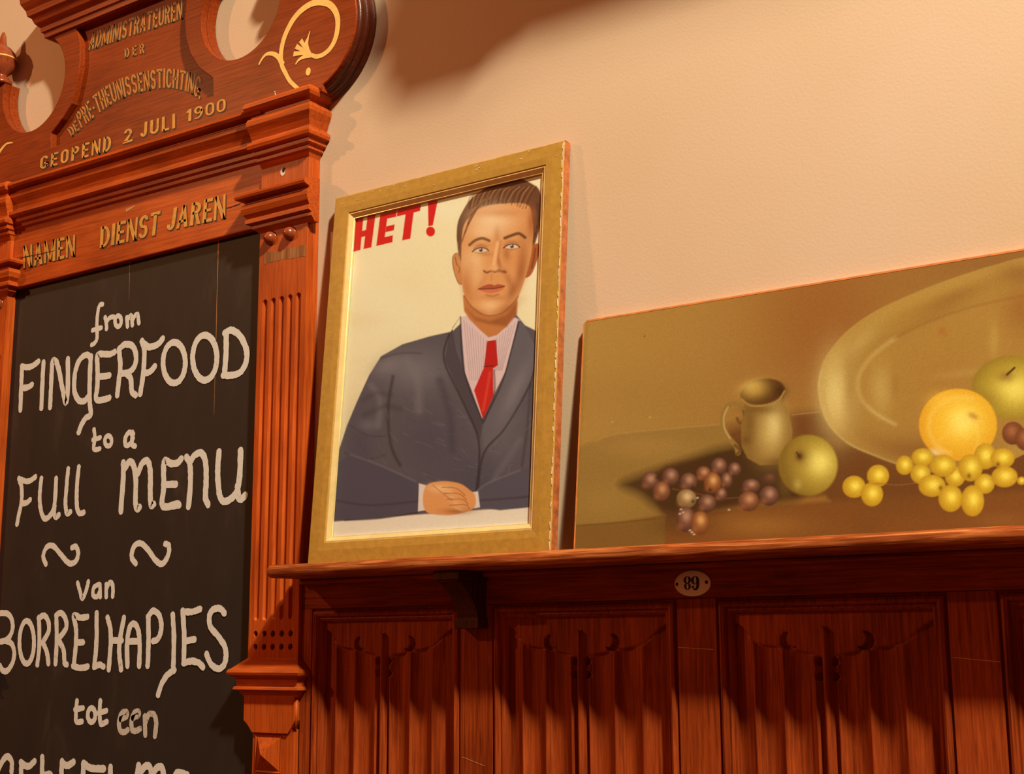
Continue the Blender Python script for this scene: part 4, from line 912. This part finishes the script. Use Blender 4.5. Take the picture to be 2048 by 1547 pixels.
    # table cloth, plain, and folded forearms
    c.poly([(650, 1044), (760, 1034), (1080, 1010), (1080, 1090), (640, 1090)], (236, 214, 176), 1.2); c.line([(650, 1044), (760, 1034), (1080, 1010)], 2, (150, 120, 92), 1, .7)
    c.poly([(668, 930), (700, 908), (760, 930), (830, 962), (846, 985), (838, 1022), (760, 1036), (690, 1040), (656, 1040)], (78, 70, 76), 1.4); c.line([(700, 908), (760, 930), (830, 962)], 3, (120, 110, 106), 2, .5); c.line([(672, 1000), (740, 1010), (836, 1002)], 3, (48, 42, 46), 2.5, .7); c.line([(690, 1040), (760, 1036), (836, 1024)], 3, (40, 32, 34), 1.4, .8)
    c.poly([(1082, 930), (1040, 940), (975, 966), (950, 984), (956, 1014), (1000, 1020), (1082, 1012)], (84, 76, 80), 1.4); c.line([(1040, 940), (975, 966), (952, 984)], 3, (122, 112, 108), 2, .5); c.line([(1080, 990), (1020, 996), (958, 1000)], 3, (50, 44, 48), 2.5, .7)
    c.poly([(838, 966), (852, 970), (850, 1020), (836, 1022)], (226, 204, 178), .9); c.poly([(944, 984), (956, 982), (960, 1014), (948, 1016)], (226, 204, 178), .9)
    sk, sd, sl = (226, 150, 82), (150, 78, 34), (244, 190, 124)
    c.poly([(850, 974), (880, 962), (918, 966), (940, 980), (950, 990), (950, 1012), (930, 1024), (890, 1030), (850, 1020)], sk, 1.2, 1, True)
    c.blob(880, 976, 22, 8, sl, .8); c.blob(915, 1022, 30, 6, sd, .7)
    for k in range(4): c.line([(884 + 5 * k, 974 + 12 * k), (912 + 6 * k, 976 + 11 * k), (930 + 3 * k, 990 + 9 * k)], 1.6, sd, .9, .85); c.blob(900 + 6 * k, 984 + 11 * k, 13, 3.2, sl, .5, .3)
    c.line([(866, 970), (884, 985), (904, 1000)], 1.6, sd, .9, .7)
    # neck, head
    c.poly(F([(275,1090),(285,1220),(330,1290),(420,1380),(490,1440),(560,1420),(640,1350),(725,1240),(735,1080)]), (196, 118, 58), 1.2); c.poly(F([(300,1200),(380,1270),(500,1300),(640,1250),(725,1150),(725,1240),(640,1350),(500,1330),(380,1300)]), (146, 76, 32), 4, .75)
    hair = [(222,600),(232,480),(270,390),(330,295),(400,235),(480,185),(570,150),(700,125),(780,122),(860,160),(910,200),(935,280),(960,370),(945,470),(915,540),(890,620),(868,670),(800,700),(300,700),(240,720),(232,660)]
    c.poly(F(hair), (104, 62, 36), 1.2, 1, True)
    for x0, y0, x1, y1 in ((200,770,228,990),): pass
    c.poly(F([(255,750),(215,735),(190,770),(190,840),(210,920),(235,985),(268,995),(275,900)]), (206, 132, 70), 1, 1, True); c.line(F([(212,770),(225,830),(248,860),(240,900)]), 2, (120, 62, 30), 1, .8); c.line(F([(215,738),(190,770),(192,845),(212,925),(240,988),(266,994)]), 1.6, (120, 62, 30), .8, .8)
    c.poly(F([(226,630),(292,630),(292,800),(256,800),(238,745)]), (112, 68, 38), 1.6)
    c.poly(F([(850,690),(880,658),(910,660),(918,720),(895,800),(860,890),(830,930),(795,938),(800,860)]), (170, 88, 40), 1, 1, True); c.line(F([(880,700),(868,780),(850,860)]), 3, (104, 48, 22), 1.5, .8)
    c.poly(F([(270,560),(300,470),(350,420),(400,370),(480,340),(600,322),(760,318),(830,345),(850,420),(862,560),(850,720),(815,880),(780,990),(740,1095),(680,1170),(600,1235),(500,1258),(420,1235),(340,1170),(285,1080),(268,960),(262,760)]), (222, 150, 84), 1.2, 1, True)
    c.blob(*F([(520,450)])[0], 38, 26, (248, 208, 150), .8); c.blob(*F([(360,800)])[0], 18, 26, (246, 198, 132), .8); c.blob(*F([(700,780)])[0], 20, 26, (222, 146, 82), .6); c.blob(*F([(500,1170)])[0], 20, 12, (244, 192, 126), .7)
    c.blob(*F([(845,480)])[0], 8, 34, (160, 78, 32), .75); c.blob(*F([(762,880)])[0], 9, 34, (150, 74, 32), .7, .15); c.blob(*F([(690,1050)])[0], 9, 22, (150, 78, 36), .7, .4); c.blob(*F([(310,1030)])[0], 10, 28, (180, 104, 50), .6, -.2); c.blob(*F([(640,1200)])[0], 26, 9, (160, 86, 40), .6, -.45); c.blob(*F([(400,1225)])[0], 20, 6, (176, 98, 46), .5, .4)
    c.blob(*F([(775, 740)])[0], 12, 50, (176, 100, 50), .55, .06); c.blob(*F([(640, 740)])[0], 8, 16, (168, 92, 44), .65, -.1); c.blob(*F([(475, 745)])[0], 14, 4, (190, 118, 64), .6); c.blob(*F([(340, 900)])[0], 14, 40, (206, 130, 70), .5)
    c.blob(*F([(560, 1110)])[0], 40, 5, (196, 120, 66), .5); c.blob(*F([(420, 1000)])[0], 6, 20, (196, 118, 62), .6, .5); c.blob(*F([(660, 960)])[0], 7, 22, (176, 98, 48), .6, -.4); c.blob(*F([(600, 400)])[0], 50, 9, (206, 130, 70), .6)
    c.blob(*F([(450, 560)])[0], 26, 14, (246, 200, 138), .6); c.blob(*F([(560, 590)])[0], 6, 18, (196, 122, 66), .55); c.blob(*F([(390, 930)])[0], 12, 26, (240, 184, 118), .5)
    # forelock strands
    for k in range(26):
        t = k / 25; x = 330 + 500 * t; c.line(F([(x - 30 + 10 * math.sin(k), 370 - 70 * math.sin(math.pi * t) + 20 * math.sin(3 * k)), (x + 10, 260 - 50 * math.sin(math.pi * t)), (x + 60, 180 - 20 * math.sin(math.pi * t) + 60 * (1 - t))]), 2.2, [(150, 92, 52), (72, 40, 24), (178, 116, 66), (88, 50, 30)][k % 4], 1, .7)
    for k in range(12):
        c.line(F([(262 + 8 * k, 660 - 24 * k), (290 + 10 * k, 560 - 20 * k), (330 + 12 * k, 440 - 14 * k)]), 2, [(146, 90, 52), (80, 46, 28), (170, 110, 64)][k % 3], 1, .7)
    for k in range(10): c.line(F([(860 + 5 * k, 640 - 20 * k), (900 + 3 * k, 500 - 10 * k), (890 + 3 * k, 320)]), 2.2, [(60, 34, 22), (116, 70, 42), (78, 46, 28)][k % 3], 1, .6)
    # brows, eyes, nose, mouth
    c.line(F([(330,668),(380,628),(440,612),(495,632)]), 5.5, (110, 64, 34), 1.3, .9); c.line(F([(625,610),(690,585),(745,572),(795,605)]), 6, (92, 52, 28), 1.3, .9)
    for ex, ey in ((425, 706), (685, 676)):
        c.poly(F([(ex-58,ey+12),(ex-30,ey-8),(ex+8,ey-14),(ex+42,ey-6),(ex+54,ey+10),(ex+20,ey+19),(ex-25,ey+21)]), (228, 196, 158), .8, 1, True)
        c.poly(F(ell(ex, ey + 3, 17, 17, 14)), (104, 84, 56), .9); c.poly(F(ell(ex, ey + 3, 8, 9, 12)), (26, 18, 14), .7); c.blob(*F([(ex - 6, ey - 7)])[0], 1.4, 1.4, (255, 250, 235), .9)
        c.line(F([(ex-70,ey+16),(ex-32,ey-9),(ex+8,ey-16),(ex+46,ey-7),(ex+64,ey+10)]), 2.6, (70, 36, 18), .9, .95); c.line(F([(ex-60,ey-6),(ex-10,ey-34),(ex+50,ey-24)]), 2.2, (160, 92, 48), 1.4, .7); c.blob(*F([(ex, ey - 36)])[0], 14, 4, (186, 112, 58), .6); c.line(F([(ex-45,ey+22),(ex,ey+32),(ex+45,ey+18)]), 1.3, (160, 92, 48), .9, .8)
    c.poly(F([(590,640),(575,760),(600,850),(635,880),(620,905),(570,890),(560,800)]), (168, 88, 40), 3, .75); c.line(F([(565,650),(545,760),(535,830)]), 5, (246, 196, 132), 3, .7)
    c.line(F([(452,885),(475,898),(510,885),(545,892),(580,880),(632,895)]), 4, (118, 54, 26), 1.5, .9); c.blob(*F([(535,860)])[0], 10, 7, (238, 176, 108), .7); c.blob(*F([(605,868)])[0], 5, 4, (220, 150, 90), .6)
    c.poly(F([(405,1035),(470,1000),(510,995),(540,1004),(570,995),(625,1010),(560,1030),(500,1036)]), (176, 82, 48), 1, 1, True); c.poly(F([(415,1038),(500,1040),(620,1014),(590,1050),(520,1070),(455,1062)]), (212, 112, 68), 1, 1, True); c.line(F([(405,1036),(500,1034),(560,1028),(624,1012)]), 2, (104, 42, 24), .8); c.line(F([(470,1086),(520,1094),(570,1082)]), 3, (160, 84, 42), 2, .7); c.line(F([(515,915),(512,960)]), 3, (190, 112, 60), 2, .5)
    c.line(F([(285,1090),(340,1172),(420,1236),(500,1258),(600,1235),(680,1170),(740,1095)]), 2, (128, 66, 32), 1.1, .7)
    c.c *= (1 + .035 * c.n1)[..., None]
PRINT = painted('printed_paper', .6, .25)
picture_mesh('print', FX0 + .052, FX1 - .052, [FA[0] + _e[0] * .052, FA[1] + _e[1] * .052], [FB[0] - _e[0] * .046, FB[1] - _e[1] * .046], 380, 640, -.0145, paint_poster, PRINT, poster, (242, 218, 160), 1.05)
obj('glass_pane', slab(FX0 + .056, FX1 - .056, FA, FB, .063, .937, -.0130, -.0112), GLASS, poster)
